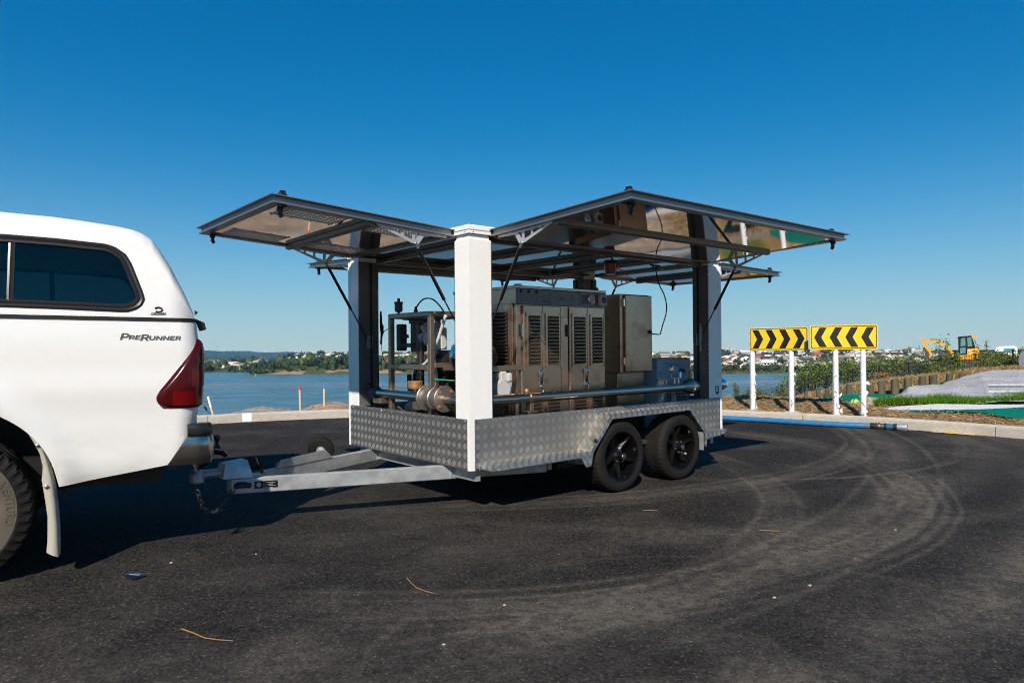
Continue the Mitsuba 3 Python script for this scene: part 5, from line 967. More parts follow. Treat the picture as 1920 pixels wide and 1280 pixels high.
# debris behind the signs
p = at(1577, 757, 14.4); k = obj('board', hull([p + np.array(d) for d in ((-.10, 0, -.06), (.10, .05, -.06), (.03, .02, .10), (-.06, .05, .0), (.10, .08, -.06), (.03, .05, .10), (-.10, .03, -.06))]), 'mat_white_sheet', label='pale broken board lying on the green mesh', cat='board')
vs = [hull(at(1600 + rng.uniform(-11, 11), 754.5 + rng.uniform(-3, 3), 14.3) + rng.normal(size=(7, 3)) * .035) for i in range(9)]
obj('safety_vest', cat(vs), princ('lime', (.55, .72, .06), .6), label='crumpled lime yellow vest lying on the green mesh', cat='vest')
obj('rock', hull(at(1632, 750, 15.5) + rng.normal(size=(24, 3)) * [.14, .10, .06]), 'mat_earth', label='brown rock between the green mesh and the grey sheet', cat='rock')
# guard rails lying on the right
for i, (y0, y1) in enumerate(((724, 720.5), (735.5, 732))):
    a, b = at(1853, (y0 + 721 + 14 * i) / 2, 14.2), at(2030, (y0 + 721 + 14 * i) / 2 - 1, 13.6); d = b - a; ln = np.linalg.norm(d); d /= ln; n2 = np.cross(d, [0, 0, 1.0])
    prof = [(-.035, 0), (-.028, .0), (-.02, .02), (-.005, .03), (.0, .012), (.005, .03), (.02, .02), (.028, 0), (.035, 0)]
    k = thing('guard_rail', ('upper' if i == 0 else 'lower') + ' galvanised rail at the right edge, above the grass', 'rail'); obj('beam', grid(np.array([[a + d * t - n2 * 0 + np.array([0, 0, z]) + n2 * o for z, o in prof] for t in np.linspace(0, ln, 8)])), 'mat_galv', LOC, k, 30)
    for t in (.75, 1.6): q_ = a + d * t; obj('post', box(q_[0] - .03, q_[0] + .03, q_[1] + .03, q_[1] + .07, q_[2] - .30, q_[2] + .02), 'mat_galv', LOC, k)
# grass strip
n = 9000; xs = rng.uniform(1640, 2010, n); f = rng.uniform(0, 1, n)
up_ = np.interp(xs, [1640, 1700, 1730, 1760, 1800, 1830, 1880, 1930, 2010], [756, 752, 748, 746, 749, 750, 746, 742, 740]); lo_ = np.interp(xs, [1640, 1700, 1800, 1860, 1920, 2010], [760, 758, 757.5, 757.5, 754, 752])
ys = up_ + 5 + (lo_ - up_ - 5) * f; dst = 13.6 - 1.0 * f; c_ = np.array([at(a, b, D) for a, b, D in zip(xs, ys, dst)])
tuft = .4 + 1.0 * np.clip(meshkit.fbm(np.stack([c_[:, 0] * 2.2, c_[:, 1] * 2.2, c_[:, 0] * 0], -1), 3, 4), .15, .9)
def grassmesh(c, h, wd=.007, lean=.4):
    m = len(c); a = rng.uniform(0, 2 * np.pi, m); s = np.stack([np.cos(a), np.sin(a), a * 0], 1) * wd; tp_ = c + np.stack([rng.normal(size=m) * lean * h, rng.normal(size=m) * lean * h, h], 1)
    V = np.stack([c - s, c + s, tp_], 1).reshape(-1, 3); return trimesh.Trimesh(V, np.arange(3 * m).reshape(-1, 3), process=False)
hh = .15 * tuft * rng.uniform(.6, 1.3, n); sel = rng.uniform(size=n) < .6
obj('grass', grassmesh(c_[sel], hh[sel]), 'mat_grass', kind='stuff', label='fresh green grass in front of the grey sheet'); obj('grass', grassmesh(c_[~sel], hh[~sel]), 'mat_grass_dark', kind='stuff', label='darker blades among the fresh green grass')
# ------------------------------------------------------------------ upper bank with timber poles
cols = np.array([1330, 1360, 1400, 1440, 1465, 1490, 1508, 1535, 1560, 1600, 1640, 1700, 1750, 1790, 1820, 1850, 1890, 1930, 2000, 2060.0])
crest = np.array([766, 764, 761, 757, 752, 744, 736, 730, 726, 717, 711, 703, 698, 694, 690, 686, 684, 683, 682, 681.0]) + 6; Dw = np.interp(cols, [1360, 1508, 1700, 1820, 1900, 2060], [24, 21, 20, 21, 23, 25])
fx = [1300, 1359, 1374, 1393, 1403, 1467, 1509, 1551, 1599, 1649, 1704, 1765, 1829, 1899, 1970, 2060]; fy = [748, 744, 742, 740, 738, 722, 710, 705, 692, 686, 680, 672, 664, 657, 650, 642]
fd = np.interp(fx, [1300, 1359, 1509, 1649, 1765, 1899, 2060], [62, 58, 50, 46, 43, 40, 37]); FHT = 1.05
S_ix = np.linspace(1330, 2060, 150); cr = np.interp(S_ix, cols, crest); dw = np.interp(S_ix, cols, Dw); ftop = np.interp(S_ix, fx, fy); fdd = np.interp(S_ix, fx, fd); R_ = []
for i, x in enumerate(S_ix):
    e = at(x, cr[i], dw[i] + 1.2); lowz = e[2] - (.85 if x > 1500 else .5); dirn = np.array([e[0], e[1]]) / e[1]
    fb = at(x, ftop[i], fdd[i]); fbz = fb[2] - FHT; nz = lambda q_: .12 * (meshkit.fbm(np.array([[q_[0] * 1.3, q_[1] * 1.3, 0]]), 4, 2)[0] - .5)
    row = [(dirn[0] * (dw[i] - .3), dw[i] - .3, lowz - .4), (dirn[0] * dw[i], dw[i], lowz)]
    row += [(dirn[0] * (dw[i] + t), dw[i] + t, lowz + (e[2] - lowz) * k) for t, k in ((.25, .55), (.6, .85), (1.2, 1.0))]
    for t in np.linspace(.08, 1, 12): y = (dw[i] + 1.2) * (1 - t) + fdd[i] * t; row.append((dirn[0] * y, y, e[2] * (1 - t) + fbz * t + .1 * math.sin(t * math.pi) * 0))
    for y, dz in ((fdd[i] + 4, -.3), (fdd[i] + 12, -.6), (fdd[i] + 22, -1.5), (fdd[i] + 40, -5), (fdd[i] + 75, -16)): row.append((dirn[0] * y, y, fbz + dz))
    row = np.array(row); row[2:, 2] += np.array([nz(q_) for q_ in row[2:]]); R_.append(row)
UB = np.array(R_); obj('upper_bank', grid(UB, True), 'mat_dry_ground', smooth=True, kind='structure', label='raised bank of dry grass behind the timber poles')
wallx = [(1511, 734, 746, 6), (1532, 732, 746, 7), (1550, 729.5, 744, 8), (1573, 724, 742, 11), (1591, 720, 742, 11), (1633, 721, 744, 13), (1654, 713, 744, 13), (1678, 710.5, 744, 13.5), (1702, 708.5, 744, 13), (1727, 705, 735, 12.5), (1751, 703, 728, 13), (1777, 700, 718, 11), (1804, 699.5, 712, 10), (1887, 691.5, 700, 9)]
words = ['first', 'second', 'third', 'fourth', 'fifth', 'sixth', 'seventh', 'eighth', 'ninth', 'tenth', 'eleventh', 'twelfth', 'thirteenth', 'last']
for i, (x, y0, y1, wpx) in enumerate(wallx):
    D = float(np.interp(x, cols, Dw)) - .05; t_, b_ = at(x, y0, D), at(x, y1, D); r = wpx / 2 * D / CAM_F; b_[2] -= .3; ln = rng.normal(size=2) * .02
    n_ = 16; an = np.arange(n_) * 2 * np.pi / n_; rr_ = r * (1 + .06 * rng.normal(size=n_)); V = [np.stack([b_[0] + rr_ * np.cos(an), b_[1] + rr_ * np.sin(an), an * 0 + b_[2]], 1), np.stack([t_[0] + ln[0] + rr_ * .97 * np.cos(an), t_[1] + rr_ * .97 * np.sin(an), t_[2] - .03 + .015 * np.cos(an)], 1), np.stack([t_[0] + ln[0] + rr_ * .86 * np.cos(an), t_[1] + rr_ * .86 * np.sin(an), t_[2] + .012 * np.cos(an + 1)], 1)]
    V = np.array(V); m = grid(np.concatenate([V, V[:, :1]], 1)); capm = trimesh.Trimesh(np.vstack([V[2], V[2].mean(0)]), [[j, (j + 1) % n_, n_] for j in range(n_)], process=False)
    obj('timber_pole', cat(m, capm), 'mat_pole_wood', LOC, None, False, f'weathered round timber pole holding the bank, {words[i]} of the row from the left', 'post', 'timber poles holding the bank')
# dry grass tufts over the bank
n = 15000; i0 = rng.integers(10, 149, n); k0 = rng.choice([2, 3, 3, 4, 4, 5], n); f1, f2 = rng.uniform(size=n), rng.uniform(size=n)
c_ = UB[i0 - 1, k0] * (1 - f1[:, None]) + UB[i0, k0] * f1[:, None]; c2 = UB[i0 - 1, k0 + 1] * (1 - f1[:, None]) + UB[i0, k0 + 1] * f1[:, None]; c_ = c_ * (1 - f2[:, None]) + c2 * f2[:, None]
sel = rng.uniform(size=n) < .68
obj('dry_grass', grassmesh(c_[sel], rng.uniform(.04, .13, sel.sum()), .012, 1.1), 'mat_straw', kind='stuff', label='dry straw coloured grass hanging over the bank'); obj('dry_grass', grassmesh(c_[~sel], rng.uniform(.04, .12, (~sel).sum()), .013, 1.1), 'mat_straw_dark', kind='stuff', label='brown dead grass on the bank')
# fence
F_ = thing('picket_fence', 'black metal picket fence running down the bank towards the water', 'fence')
fpts = np.array([at(x, y, D) for x, y, D in zip(fx, fy, fd)])
seg_len = np.r_[0, np.cumsum(np.linalg.norm(np.diff(fpts, axis=0), axis=1))]
FP = lambda s: np.array([np.interp(s, seg_len, fpts[:, i]) for i in range(3)])
pick = []
for s in np.arange(0, seg_len[-1], .125): q_ = FP(s); pick.append(box(q_[0] - .011, q_[0] + .011, q_[1] - .011, q_[1] + .011, q_[2] - FHT - .1, q_[2] - .02))
vis = [m for m in pick if m.bounds[1][0] > 17.0]
for m in pick[-290:]: obj('picket', m, 'mat_fence_black', LOC, F_)
if len(pick) > 290: obj('more_pickets', cat(pick[:-290]), 'mat_fence_black', LOC, F_, kind='stuff')
for i in range(len(fpts)):
    q_ = fpts[i]; obj('post', box(q_[0] - .04, q_[0] + .04, q_[1] - .04, q_[1] + .04, q_[2] - FHT - .3, q_[2] + .06, .008), 'mat_fence_black', LOC, F_)
    if i: a, b = fpts[i - 1], fpts[i]; [obj('rail', rect_tube(a - [0, 0, h_], b - [0, 0, h_], .03, .03), 'mat_fence_black', LOC, F_) for h_ in (.03, FHT - .1)]
# ------------------------------------------------------------------ excavator behind the fence
E_ = thing('excavator', 'yellow excavator with a dark glazed cab and folded arm, behind the fence', 'excavator')
ED = 60.0
def square_on(pc, pts, D, D0, D1):      # an outline standing square to the line of sight through pc, with depth D0..D1
    d = ray(pc, 660); d = np.array([d[0], d[1], 0]); d /= np.linalg.norm(d); s = np.array([d[1], -d[0], 0]); A = []
    for x, y in pts: r = ray(x, y); p = CAM_O + r * (D / np.dot(r, d)); A.append((np.dot(p, s), p[2]))
    m = prism(Polygon(A), D0, D1, 'xz'); V = m.vertices; return trimesh.Trimesh(s * V[:, :1] + d * (D + V[:, 1:2]) + [0, 0, 1] * V[:, 2:], m.faces, process=False)
def ex(pts, D0, D1): return square_on(1790, pts, ED, D0, D1)
def exb(name, pts, D0, D1, mt, label=None): return obj(name, ex(pts, D0, D1), mt, LOC, E_, False, label)
exb('engine_cover', [(1813, 655), (1815, 653.5), (1834, 652.5), (1837, 655), (1839, 664), (1842, 667), (1842, 673), (1800, 673.5), (1797.5, 671), (1797.5, 666), (1813, 665)], -.55, 1.1, 'mat_excavator_yellow')
cabk = exb('cab', [(1796.5, 632.5), (1797, 631), (1820, 629), (1823, 633), (1829, 652.6), (1813, 653.8), (1812, 664), (1797, 664.5)], -.40, .75, 'mat_black_trim', 'dark excavator cab')
exb('cab_roof', [(1820.5, 628.5), (1829, 628.8), (1831, 632), (1830, 635), (1822.5, 634)], -.42, .77, 'mat_excavator_yellow')
gl = princ('cab_glass', (.10, .26, .28), .08, spec=.7)
for pts in ([(1801.5, 634.5), (1809.5, 633.2), (1810.5, 648), (1801, 649)], [(1813, 633), (1820.5, 632), (1823, 648), (1814.5, 650)], [(1800, 652), (1810.5, 651), (1810.5, 662), (1800, 662.5)], [(1826, 637), (1829, 637), (1830.5, 645), (1827.5, 645.5)]): obj('cab_pane', ex(pts, -.405, -.395), gl, LOC, cabk)
exb('boom', [(1790, 672), (1788.5, 668), (1791, 664), (1786.5, 659), (1772, 645), (1766, 639.5), (1759, 637.5), (1741, 637.5), (1735, 639), (1736, 641.5), (1757, 641.8), (1764, 644.5), (1776, 655), (1787, 668), (1787.5, 673)], .0, .28, 'mat_excavator_yellow')
exb('stick', [(1728.5, 637), (1729, 634.5), (1732, 633.3), (1733.5, 636), (1735, 645), (1741, 652.5), (1745, 651), (1745.5, 655), (1744, 658), (1748, 664), (1746.5, 668), (1743.5, 672), (1741.8, 669), (1744.5, 664), (1740, 658.5), (1733, 650)], .04, .24, 'mat_excavator_yellow')
exb('bucket', [(1733, 650), (1738, 656), (1741.5, 664), (1742, 672), (1736, 677), (1733, 672), (1734.5, 662), (1732, 655)], -.15, .45, 'mat_dark_grey')
exb('ram', [(1743, 636.8), (1744, 635.2), (1759, 635.8), (1759, 637.3)], .08, .2, 'mat_dark_grey'); exb('boom_foot', [(1788, 660), (1792, 659), (1793.5, 666), (1796.5, 668), (1796, 676), (1790, 677), (1789, 668)], -.05, .33, 'mat_black_trim')
exb('track', [(1791, 677), (1793, 674.5), (1838, 674), (1842, 677), (1842, 683), (1839, 686), (1793, 687), (1790, 684)], -.55, -.15, 'mat_dark_grey'); exb('track', [(1791, 677), (1793, 674.5), (1838, 674), (1842, 677), (1842, 683), (1839, 686), (1793, 687), (1790, 684)], .75, 1.15, 'mat_dark_grey')
d_ = ray(1790, 660); d_ = np.array([d_[0], d_[1], 0]); d_ /= np.linalg.norm(d_); s_2 = np.array([d_[1], -d_[0], 0]); r_2 = ray(1815, 658.8); c0 = CAM_O + r_2 * ((ED - .556) / np.dot(r_2, d_)); t = text('CAT', .14, .004)
obj('lettering', trimesh.Trimesh(c0 + s_2 * t.vertices[:, :1] - d_ * t.vertices[:, 2:] + [0, 0, 1] * t.vertices[:, 1:2], t.faces, process=False), 'mat_white', LOC, E_)
exb('mark', [(1817, 661), (1825, 661), (1825, 663.5), (1817, 663.5)], -.556, -.551, 'mat_light_grey')
exb('mirror_arm', [(1795, 632.5), (1797, 632), (1797, 634), (1795, 634.5)], -.5, -.3, 'mat_black_trim')
# white van and grey car
V_ = thing('white_van', 'white vehicle with a dark windscreen, half hidden behind the fence on the right', 'van'); VD = 58
def vx(pts, D0, D1): return square_on(1888, pts, VD, D0, D1)
obj('body', vx([(1868, 651.5), (1874, 649.5), (1884, 648.8), (1903, 648.5), (1907, 651), (1909, 660), (1911, 668), (1910, 678), (1866, 679), (1864, 662)], 0, 1.8, ), 'mat_white', LOC, V_)
obj('windscreen', vx([(1882, 653.5), (1902, 652.2), (1905, 659), (1881, 660.5)], -.006, .0, ), 'mat_cab_glass', LOC, V_); obj('side_shadow', vx([(1872, 664), (1878, 664), (1878, 672), (1871, 672)], -.006, 0), 'mat_dark_grey', LOC, V_)
Q_ = thing('parked_car', 'grey car cut by the right edge of the photo, standing above the grey sheet', 'car'); QD = 33.0
def qx(pts, D0, D1): return square_on(1912, pts, QD, D0, D1)
carp_m = princ('car_grey', (.30, .33, .38), .25, metal=.5, coat=.6)
obj('body', qx([(1910.5, 682), (1909.5, 676), (1911, 668), (1914.5, 661), (1918, 658), (2040, 655), (2045, 690), (1911, 690)], 0, 1.7), carp_m, LOC, Q_); obj('greenhouse', qx([(1917, 658.5), (1924, 648), (2000, 644), (2020, 656)], .1, 1.6), 'mat_black_gloss', LOC, Q_)
obj('sill', qx([(1912, 690.1), (2040, 690.1), (2040, 694), (1915, 694)], .05, 1.65), 'mat_black_trim', LOC, Q_)
obj('wheel', qx([(1938 + 11 * math.cos(t), 687 + 11 * math.sin(t)) for t in np.arange(20) * .314], -.02, .2), 'mat_tyre', LOC, Q_)
# ------------------------------------------------------------------ water, shores, town, hills
SEA = -14.7
def seaz(y): return (SEA - y * math.sin(TILT)) / math.cos(TILT)
def water_h(p, n, uv): return .6 * fbm(p.x * .16, p.y * .40, 0.0, 3) + .4 * fbm(p.x * .7, p.y * 1.6, 4.0, 2)
def water_c(p, n, uv):
    s = smoothstep(.50, .66, fbm(p.x * .0035, p.y * .012, 2.0, 3)) * smoothstep(150, 420, p.y); r = fbm(p.x * .10, p.y * .30, 7.0, 4)
    return mix((.055, .10, .115), (.14, .13, .12), s * .8) * (.25 + 1.5 * r)
princ('water', P_(water_c), .22, spec=.5, bump=P_(water_h, .02), bscale=.5)
obj('water', trimesh.Trimesh([(x, y, SEA) for x, y in ((-9000, 15), (9000, 15), (9000, 9000), (-9000, 9000))], [[0, 1, 2], [0, 2, 3]], process=False), 'mat_water', np.eye(4), kind='structure', label='blue harbour water')
# leafy crowns: clumps of small faces through the crown's volume
def crown(n, blobs, leaf, seed, flat=.8):
    r = np.random.default_rng(seed); C = r.normal(size=(blobs, 3)) * [.45, .45, .28]; C[:, 2] = C[:, 2] * .9 + .15; R = r.uniform(.32, .55, blobs); b = r.integers(0, blobs, n)
    d = r.normal(size=(n, 3)); d /= np.linalg.norm(d, axis=1, keepdims=True); c = C[b] + d * (R[b] * r.uniform(.6, 1.05, n))[:, None] * [1, 1, flat]; nrm = d + r.normal(size=(n, 3)) * .6
    a = np.cross(nrm, r.normal(size=(n, 3))); a /= np.linalg.norm(a, axis=1, keepdims=True); e = np.cross(nrm, a); e /= np.linalg.norm(e, axis=1, keepdims=True); s = leaf * r.uniform(.6, 1.3, n)[:, None]
    V = np.stack([c - a * s, c + e * s * .7, c + a * s, c - e * s * .7], 1).reshape(-1, 3); F = np.arange(4 * n).reshape(-1, 4)
    core = []
    for q, rr_ in zip(C, R): m = trimesh.creation.icosphere(1, 1.0); m.vertices *= rr_ * .74; m.vertices[:, 2] *= flat; m.apply_translation(q); core.append(m)
    core = trimesh.util.concatenate(core); lo = min(V[:, 2].min(), core.vertices[:, 2].min())
    m = trimesh.util.concatenate([trimesh.Trimesh(V, np.vstack([F[:, [0, 1, 2]], F[:, [0, 2, 3]]]), process=False), core]); m.apply_translation([0, 0, -lo]); m.vertices /= m.bounds[1][2]; return m
LM = ['mat_leaf_dark', 'mat_leaf_mid', 'mat_leaf_light', 'mat_leaf_olive', 'mat_leaf_yellow']
CR = [crown(420, 7, .085, s) for s in range(5)] + [crown(420, 9, .075, 9, .6)]
CP = {(i, m): mikit.ply(CR[i], m) for i in range(6) for m in LM}
def far_tree(p, h, wd, m, i, label, group, catn='tree'):
    M = LOC @ np.array([[wd, 0, 0, p[0]], [0, wd, 0, p[1]], [0, 0, h, p[2]], [0, 0, 0, 1.0]]) @ trimesh.transformations.rotation_matrix(rng.uniform(0, 6.28), [0, 0, 1])
    trees.append((h * wd / p[1]**2, p[0] / p[1], i, m, M, label, group))
trees, homes = [], []
def nth(n): return f"{n}{'th' if 10 < n % 100 < 14 else {1: 'st', 2: 'nd', 3: 'rd'}.get(n % 10, 'th')}"
def ordinals(rows):
    # rows: (x, label) -> label with its place from the left among those that share it
    seen = {}; order = sorted(range(len(rows)), key=lambda i: rows[i][0]); out = [None] * len(rows); tot = {}
    for x, l in rows: tot[l] = tot.get(l, 0) + 1
    for i in order: l = rows[i][1]; seen[l] = seen.get(l, 0) + 1; out[i] = l if tot[l] == 1 else f'{l}, {nth(seen[l])} from left'
    return out
LN = {'mat_leaf_dark': 'dark green tree', 'mat_leaf_mid': 'green tree', 'mat_leaf_light': 'light green tree', 'mat_leaf_olive': 'olive brown tree', 'mat_leaf_yellow': 'yellow tree'}
walls = [diff('house_white', (.72, .71, .68)), diff('house_cream', (.60, .52, .40)), diff('house_grey', (.38, .38, .38)), diff('house_sand', (.55, .45, .33))]
roofs = [diff('roof_dark', (.07, .07, .075)), diff('roof_grey', (.26, .26, .27)), diff('roof_red', (.36, .11, .08)), diff('roof_white', (.62, .62, .62)), diff('roof_brown', (.17, .11, .08))]
WN = ['white', 'cream', 'grey', 'sand coloured']; RN = ['dark roof', 'grey roof', 'red roof', 'pale roof', 'brown roof']
HV = {}
def house_parts(kind):
    """unit houses: x -.5..+.5, y depth, z up 0..1"""
    w = box(-.5, .5, -.35, .35, -.6, .62); win = []
    if kind == 0:      # gable towards the side
        r = prism([(-.45, .60), (.45, .60), (0, 1.0)], -.54, .54, 'yz')
    elif kind == 1:    # hipped
        r = hull([(-.56, -.42, .60), (.56, -.42, .60), (.56, .42, .60), (-.56, .42, .60), (-.25, 0, 1.0), (.25, 0, 1.0), (-.56, -.42, .63), (.56, -.42, .63), (.56, .42, .63), (-.56, .42, .63)])
    elif kind == 2:    # flat, two blocks
        w = cat(box(-.5, .5, -.35, .35, -.6, .5), box(-.1, .5, -.25, .35, .5, .92)); r = cat(box(-.54, .54, -.40, .38, .50, .55), box(-.14, .54, -.30, .38, .92, .98))
    else:              # gable towards the viewer
        w = cat(w, prism([(-.5, .62), (.5, .62), (0, .98)], -.34, .34, 'xz')); r = hull([(-.56, -.40, .58), (-.56, .40, .58), (0, -.40, 1.03), (0, .40, 1.03), (0, -.40, .99), (0, .40, .99), (-.56, -.40, .62), (-.56, .40, .62)]); r = cat(r, hull([(.56, -.40, .58), (.56, .40, .58), (0, -.40, 1.03), (0, .40, 1.03), (0, -.40, .99), (0, .40, .99), (.56, -.40, .62), (.56, .40, .62)]))
    rows_ = ((.12, .26), (.36, .5)) if kind != 2 else ((.10, .24), (.30, .44), (.58, .76))
    wins = []
    for z0, z1 in rows_:
        for x in (-.36, -.12, .12, .36):
            if kind == 2 and z0 > .5 and x < 0: continue
            wins.append(box(x - .07, x + .07, -.356 if not (kind == 2 and z0 > .5) else -.256, -.34 if not (kind == 2 and z0 > .5) else -.24, z0, z1))
    return w, r, wins
HP = [house_parts(k) for k in range(4)]; HW = {(k, m): mikit.ply(HP[k][0], m) for k in range(4) for m in walls}; HR = {(k, m): mikit.ply(HP[k][1], m) for k in range(4) for m in roofs}; HWN = [[mikit.ply(w_, 'mat_black_gloss') for w_ in HP[k][2]] for k in range(4)]
hcount = {}
def house(p, wd, h, ang, kind, wm, rm, where, group, windows=False):
    lab = f'{WN[wm]} house, {RN[rm]}, {where}'.replace('sand coloured', 'sandy')
    k = thing('far_house', lab, 'house', group); homes.append((p[0] / p[1], k))
    M = LOC @ np.array([[1, 0, 0, p[0]], [0, 1, 0, p[1]], [0, 0, 1, p[2]], [0, 0, 0, 1.0]]) @ trimesh.transformations.rotation_matrix(ang, [0, 0, 1]) @ np.diag([wd, wd * .8, h, 1])
    obj('wall', HW[(kind, walls[wm])], None, M, k); obj('roof', HR[(kind, roofs[rm])], None, M, k)
    if windows:
        for d in HWN[kind]: obj('window', d, None, M, k)
    return k
def surf(colx, rowsD, P):
    """terrain from columns (x) and rows (distance, list of y per column)"""
    return np.array([[at(x, np.interp(x, colx, ys), D) for D, ys in rowsD] for x in P])
# right hand town
cx = [1000, 1100, 1224, 1350, 1450, 1560, 1700, 1800, 2100]
town = [(575, [704, 704, 703, 704, 705, 706, 707, 708, 709]), (585, [701, 701, 701, 702, 702.5, 703, 704, 704, 704]), (640, [697, 697, 697, 697, 697, 697, 697, 697, 697]), (690, [690, 690, 690, 690, 690, 690, 689, 688, 688]), (780, [683, 683, 682, 682, 681, 680, 680, 680, 680]), (900, [675, 675, 674, 674, 673, 672, 671, 670, 670]), (1050, [669, 668, 667, 667, 665, 664, 662, 661, 660]), (1250, [666, 665, 664, 663, 661, 659, 657, 656, 655]), (1500, [675, 675, 675, 675, 674, 672, 670, 670, 670])]
def hillc(p, n, uv): v = fbm(p.x * .02, p.y * .02, 0.0, 3); return mix((.055, .075, .025), (.16, .14, .06), smoothstep(.4, .7, v))
diff('hillside', P_(hillc))
G = surf(cx, town, np.linspace(1000, 2100, 60)); obj('town_hill', grid(G, True), 'mat_hillside', smooth=True, kind='structure', label='hillside of the town across the water on the right')
tD = [r[0] for r in town]
def town_pt(x, D):
    ys = [np.interp(x, cx, r[1]) for r in town]; return at(x, np.interp(D, tD, ys), D)
n = 5200; X = rng.uniform(1150, 1720, n); D = 574 + 46 * rng.uniform(0, 1, n)**1.2; c_ = np.array([town_pt(a, b) for a, b in zip(X, D)]); c_[:, 2] += rng.uniform(-.3, 1.3, n)
a_ = rng.normal(size=(n, 3)); a_ /= np.linalg.norm(a_, axis=1, keepdims=True); e_ = np.cross(a_, rng.normal(size=(n, 3))); e_ /= np.linalg.norm(e_, axis=1, keepdims=True); s_ = rng.uniform(.5, 1.3, (n, 1))
def quads(c, a, e, s): V = np.stack([c - a * s, c + e * s, c + a * s, c - e * s], 1).reshape(-1, 3); F = np.arange(4 * len(c)).reshape(-1, 4); return trimesh.Trimesh(V, np.vstack([F[:, [0, 1, 2]], F[:, [0, 2, 3]]]), process=False)
obj('mangrove_belt', quads(c_, a_, e_, s_), 'mat_leaf_olive', kind='stuff', label='flat olive mangrove belt along the far shore')
def spot(px): return 'left of the rear post' if px < 1322 else 'between post and signs' if px < 1406 else 'under the first board' if px < 1518 else 'under the second board' if px < 1648 else 'right of the signs'
for i in range(84):
    x = 1175 + 560 * (i + rng.uniform(0, 1)) / 84; D = rng.uniform(628, 672); p = town_pt(x, D); m = LM[rng.choice(4, p=[.4, .3, .2, .1])]; h = rng.uniform(5, 9.5)
    far_tree(p - [0, 0, .6], h, h * rng.uniform(.55, .85), m, rng.integers(0, 6), f'{LN[m]} in the far shore bush {spot(x)}', f'{LN[m]}s of the shore bush {spot(x)}')
for i in range(150):
    row = i % 5; D = [700, 770, 850, 960, 1120][row] + rng.uniform(-25, 25); x = 1175 + 580 * ((i // 5) + rng.uniform(.1, .9)) / 30; p = town_pt(x, D)
    wm, rm = rng.choice(4, p=[.55, .2, .12, .13]), rng.choice(5, p=[.34, .26, .12, .16, .12]); wd = rng.uniform(8.5, 15) * (1 + .0003 * (D - 700)); h = rng.uniform(4.5, 7.5); where = f'on the far hill {spot(x)}'
    house(p - [0, 0, .4], wd, h, rng.uniform(-.5, .5), rng.integers(0, 4), wm, rm, where, f'{WN[wm]} houses with a {RN[rm]} {where}', row == 0)
for i in range(135):
    D = rng.choice([725, 800, 900, 1040, 1200]) + rng.uniform(-20, 20); x = rng.uniform(1170, 1760); p = town_pt(x, D); m = LM[rng.choice(4, p=[.45, .3, .15, .1])]; h = rng.uniform(4.5, 9) * (1 + .0003 * (D - 700))
    far_tree(p - [0, 0, .6], h, h * rng.uniform(.5, .8), m, rng.integers(0, 6), f'{LN[m]} among far houses {spot(x)}', f'{LN[m]}s among the houses {spot(x)}')
def crane(x, ytop, ybase, x0, x1, yj, D, lab):
    k = thing('tower_crane', lab, 'crane'); a, b = at(x, ytop, D), at(x, ybase, D); j0, j1 = at(x0, yj[0], D), at(x1, yj[1], D)
    obj('mast', cat(*[rect_tube(b - [0, 0, 6], a + [0, 0, 2], .35, .35, (0, 1, 0)).apply_translation([dx, dy, 0]) for dx in (-.5, .5) for dy in (-.5, .5)]), 'mat_house_grey', LOC, k)
    nS = 9
    for i in range(nS): obj('jib', rect_tube(j0 + (j1 - j0) * i / nS, j0 + (j1 - j0) * (i + 1) / nS, .8, .8), 'mat_house_white' if i % 2 else 'mat_crane_red', LOC, k)
diff('crane_red', (.55, .22, .16))
crane(1317.6, 645, 664, 1305, 1361, (647, 645.5), 1150, 'tower crane above the far hillside, just left of the rear trailer post')
crane(1368, 652, 664, 1350.5, 1382, (653.8, 653), 1180, 'tower crane above the far hillside, between the rear trailer post and the signs')
# left hand peninsula and far shore
lx = [330, 500, 560, 620, 700, 800, 900, 1000]
pen = [(700, [703, 703, 703, 703, 703.5, 704, 704.5, 705]), (706, [702, 701, 700.5, 700.5, 701, 701, 701, 702]), (716, [698, 697.5, 696, 694.5, 694, 695, 695, 696]), (735, [695, 692, 690, 688, 687, 688, 688, 689]), (800, [689, 684, 681, 680, 680, 680, 680, 681]), (900, [682, 676, 673, 672, 672, 672, 672, 672]), (1050, [676, 669, 667, 666, 667, 667, 667, 667]), (1200, [676, 672, 668, 665, 667, 666, 666, 666]), (1400, [690, 690, 690, 690, 690, 690, 690, 690])]
def cliff(p, n, uv):
    v = fbm(p.x * .08, p.y * .08, p.z * .3, 4); low = smoothstep(5.0, 2.5, p.z - SEA) * smoothstep(.45, .56, fbm(p.x * .04, p.y * .04, 3.0, 3)); return mix(mix((.05, .07, .025), (.12, .12, .05), v), mix((.40, .31, .18), (.24, .17, .11), v), low)
diff('cliff', P_(cliff))
G = surf(lx, pen, np.linspace(462, 1000, 80))
for j in range(12): G[j, :, 2] = G[j, :, 2] * (j / 12)**.6 + (seaz(G[j, :, 1]) - 1) * (1 - (j / 12)**.6)
obj('peninsula', grid(G, True), 'mat_cliff', smooth=True, kind='structure', label='wooded peninsula with low sandy cliffs across the water on the left')
pD = [r[0] for r in pen]
def pen_pt(x, D): 
    p = at(x, np.interp(D, pD, [np.interp(x, lx, r[1]) for r in pen]), D); j = (x - 462) / (1000 - 462) * 79
    if j < 12: k = (max(j, 0) / 12)**.6; p[2] = p[2] * k + (seaz(D) - 1) * (1 - k)
    return p
def lspot(px): return 'just right of the truck' if px < 480 else 'above the survey pegs' if px < 655 else 'behind the pump frame'
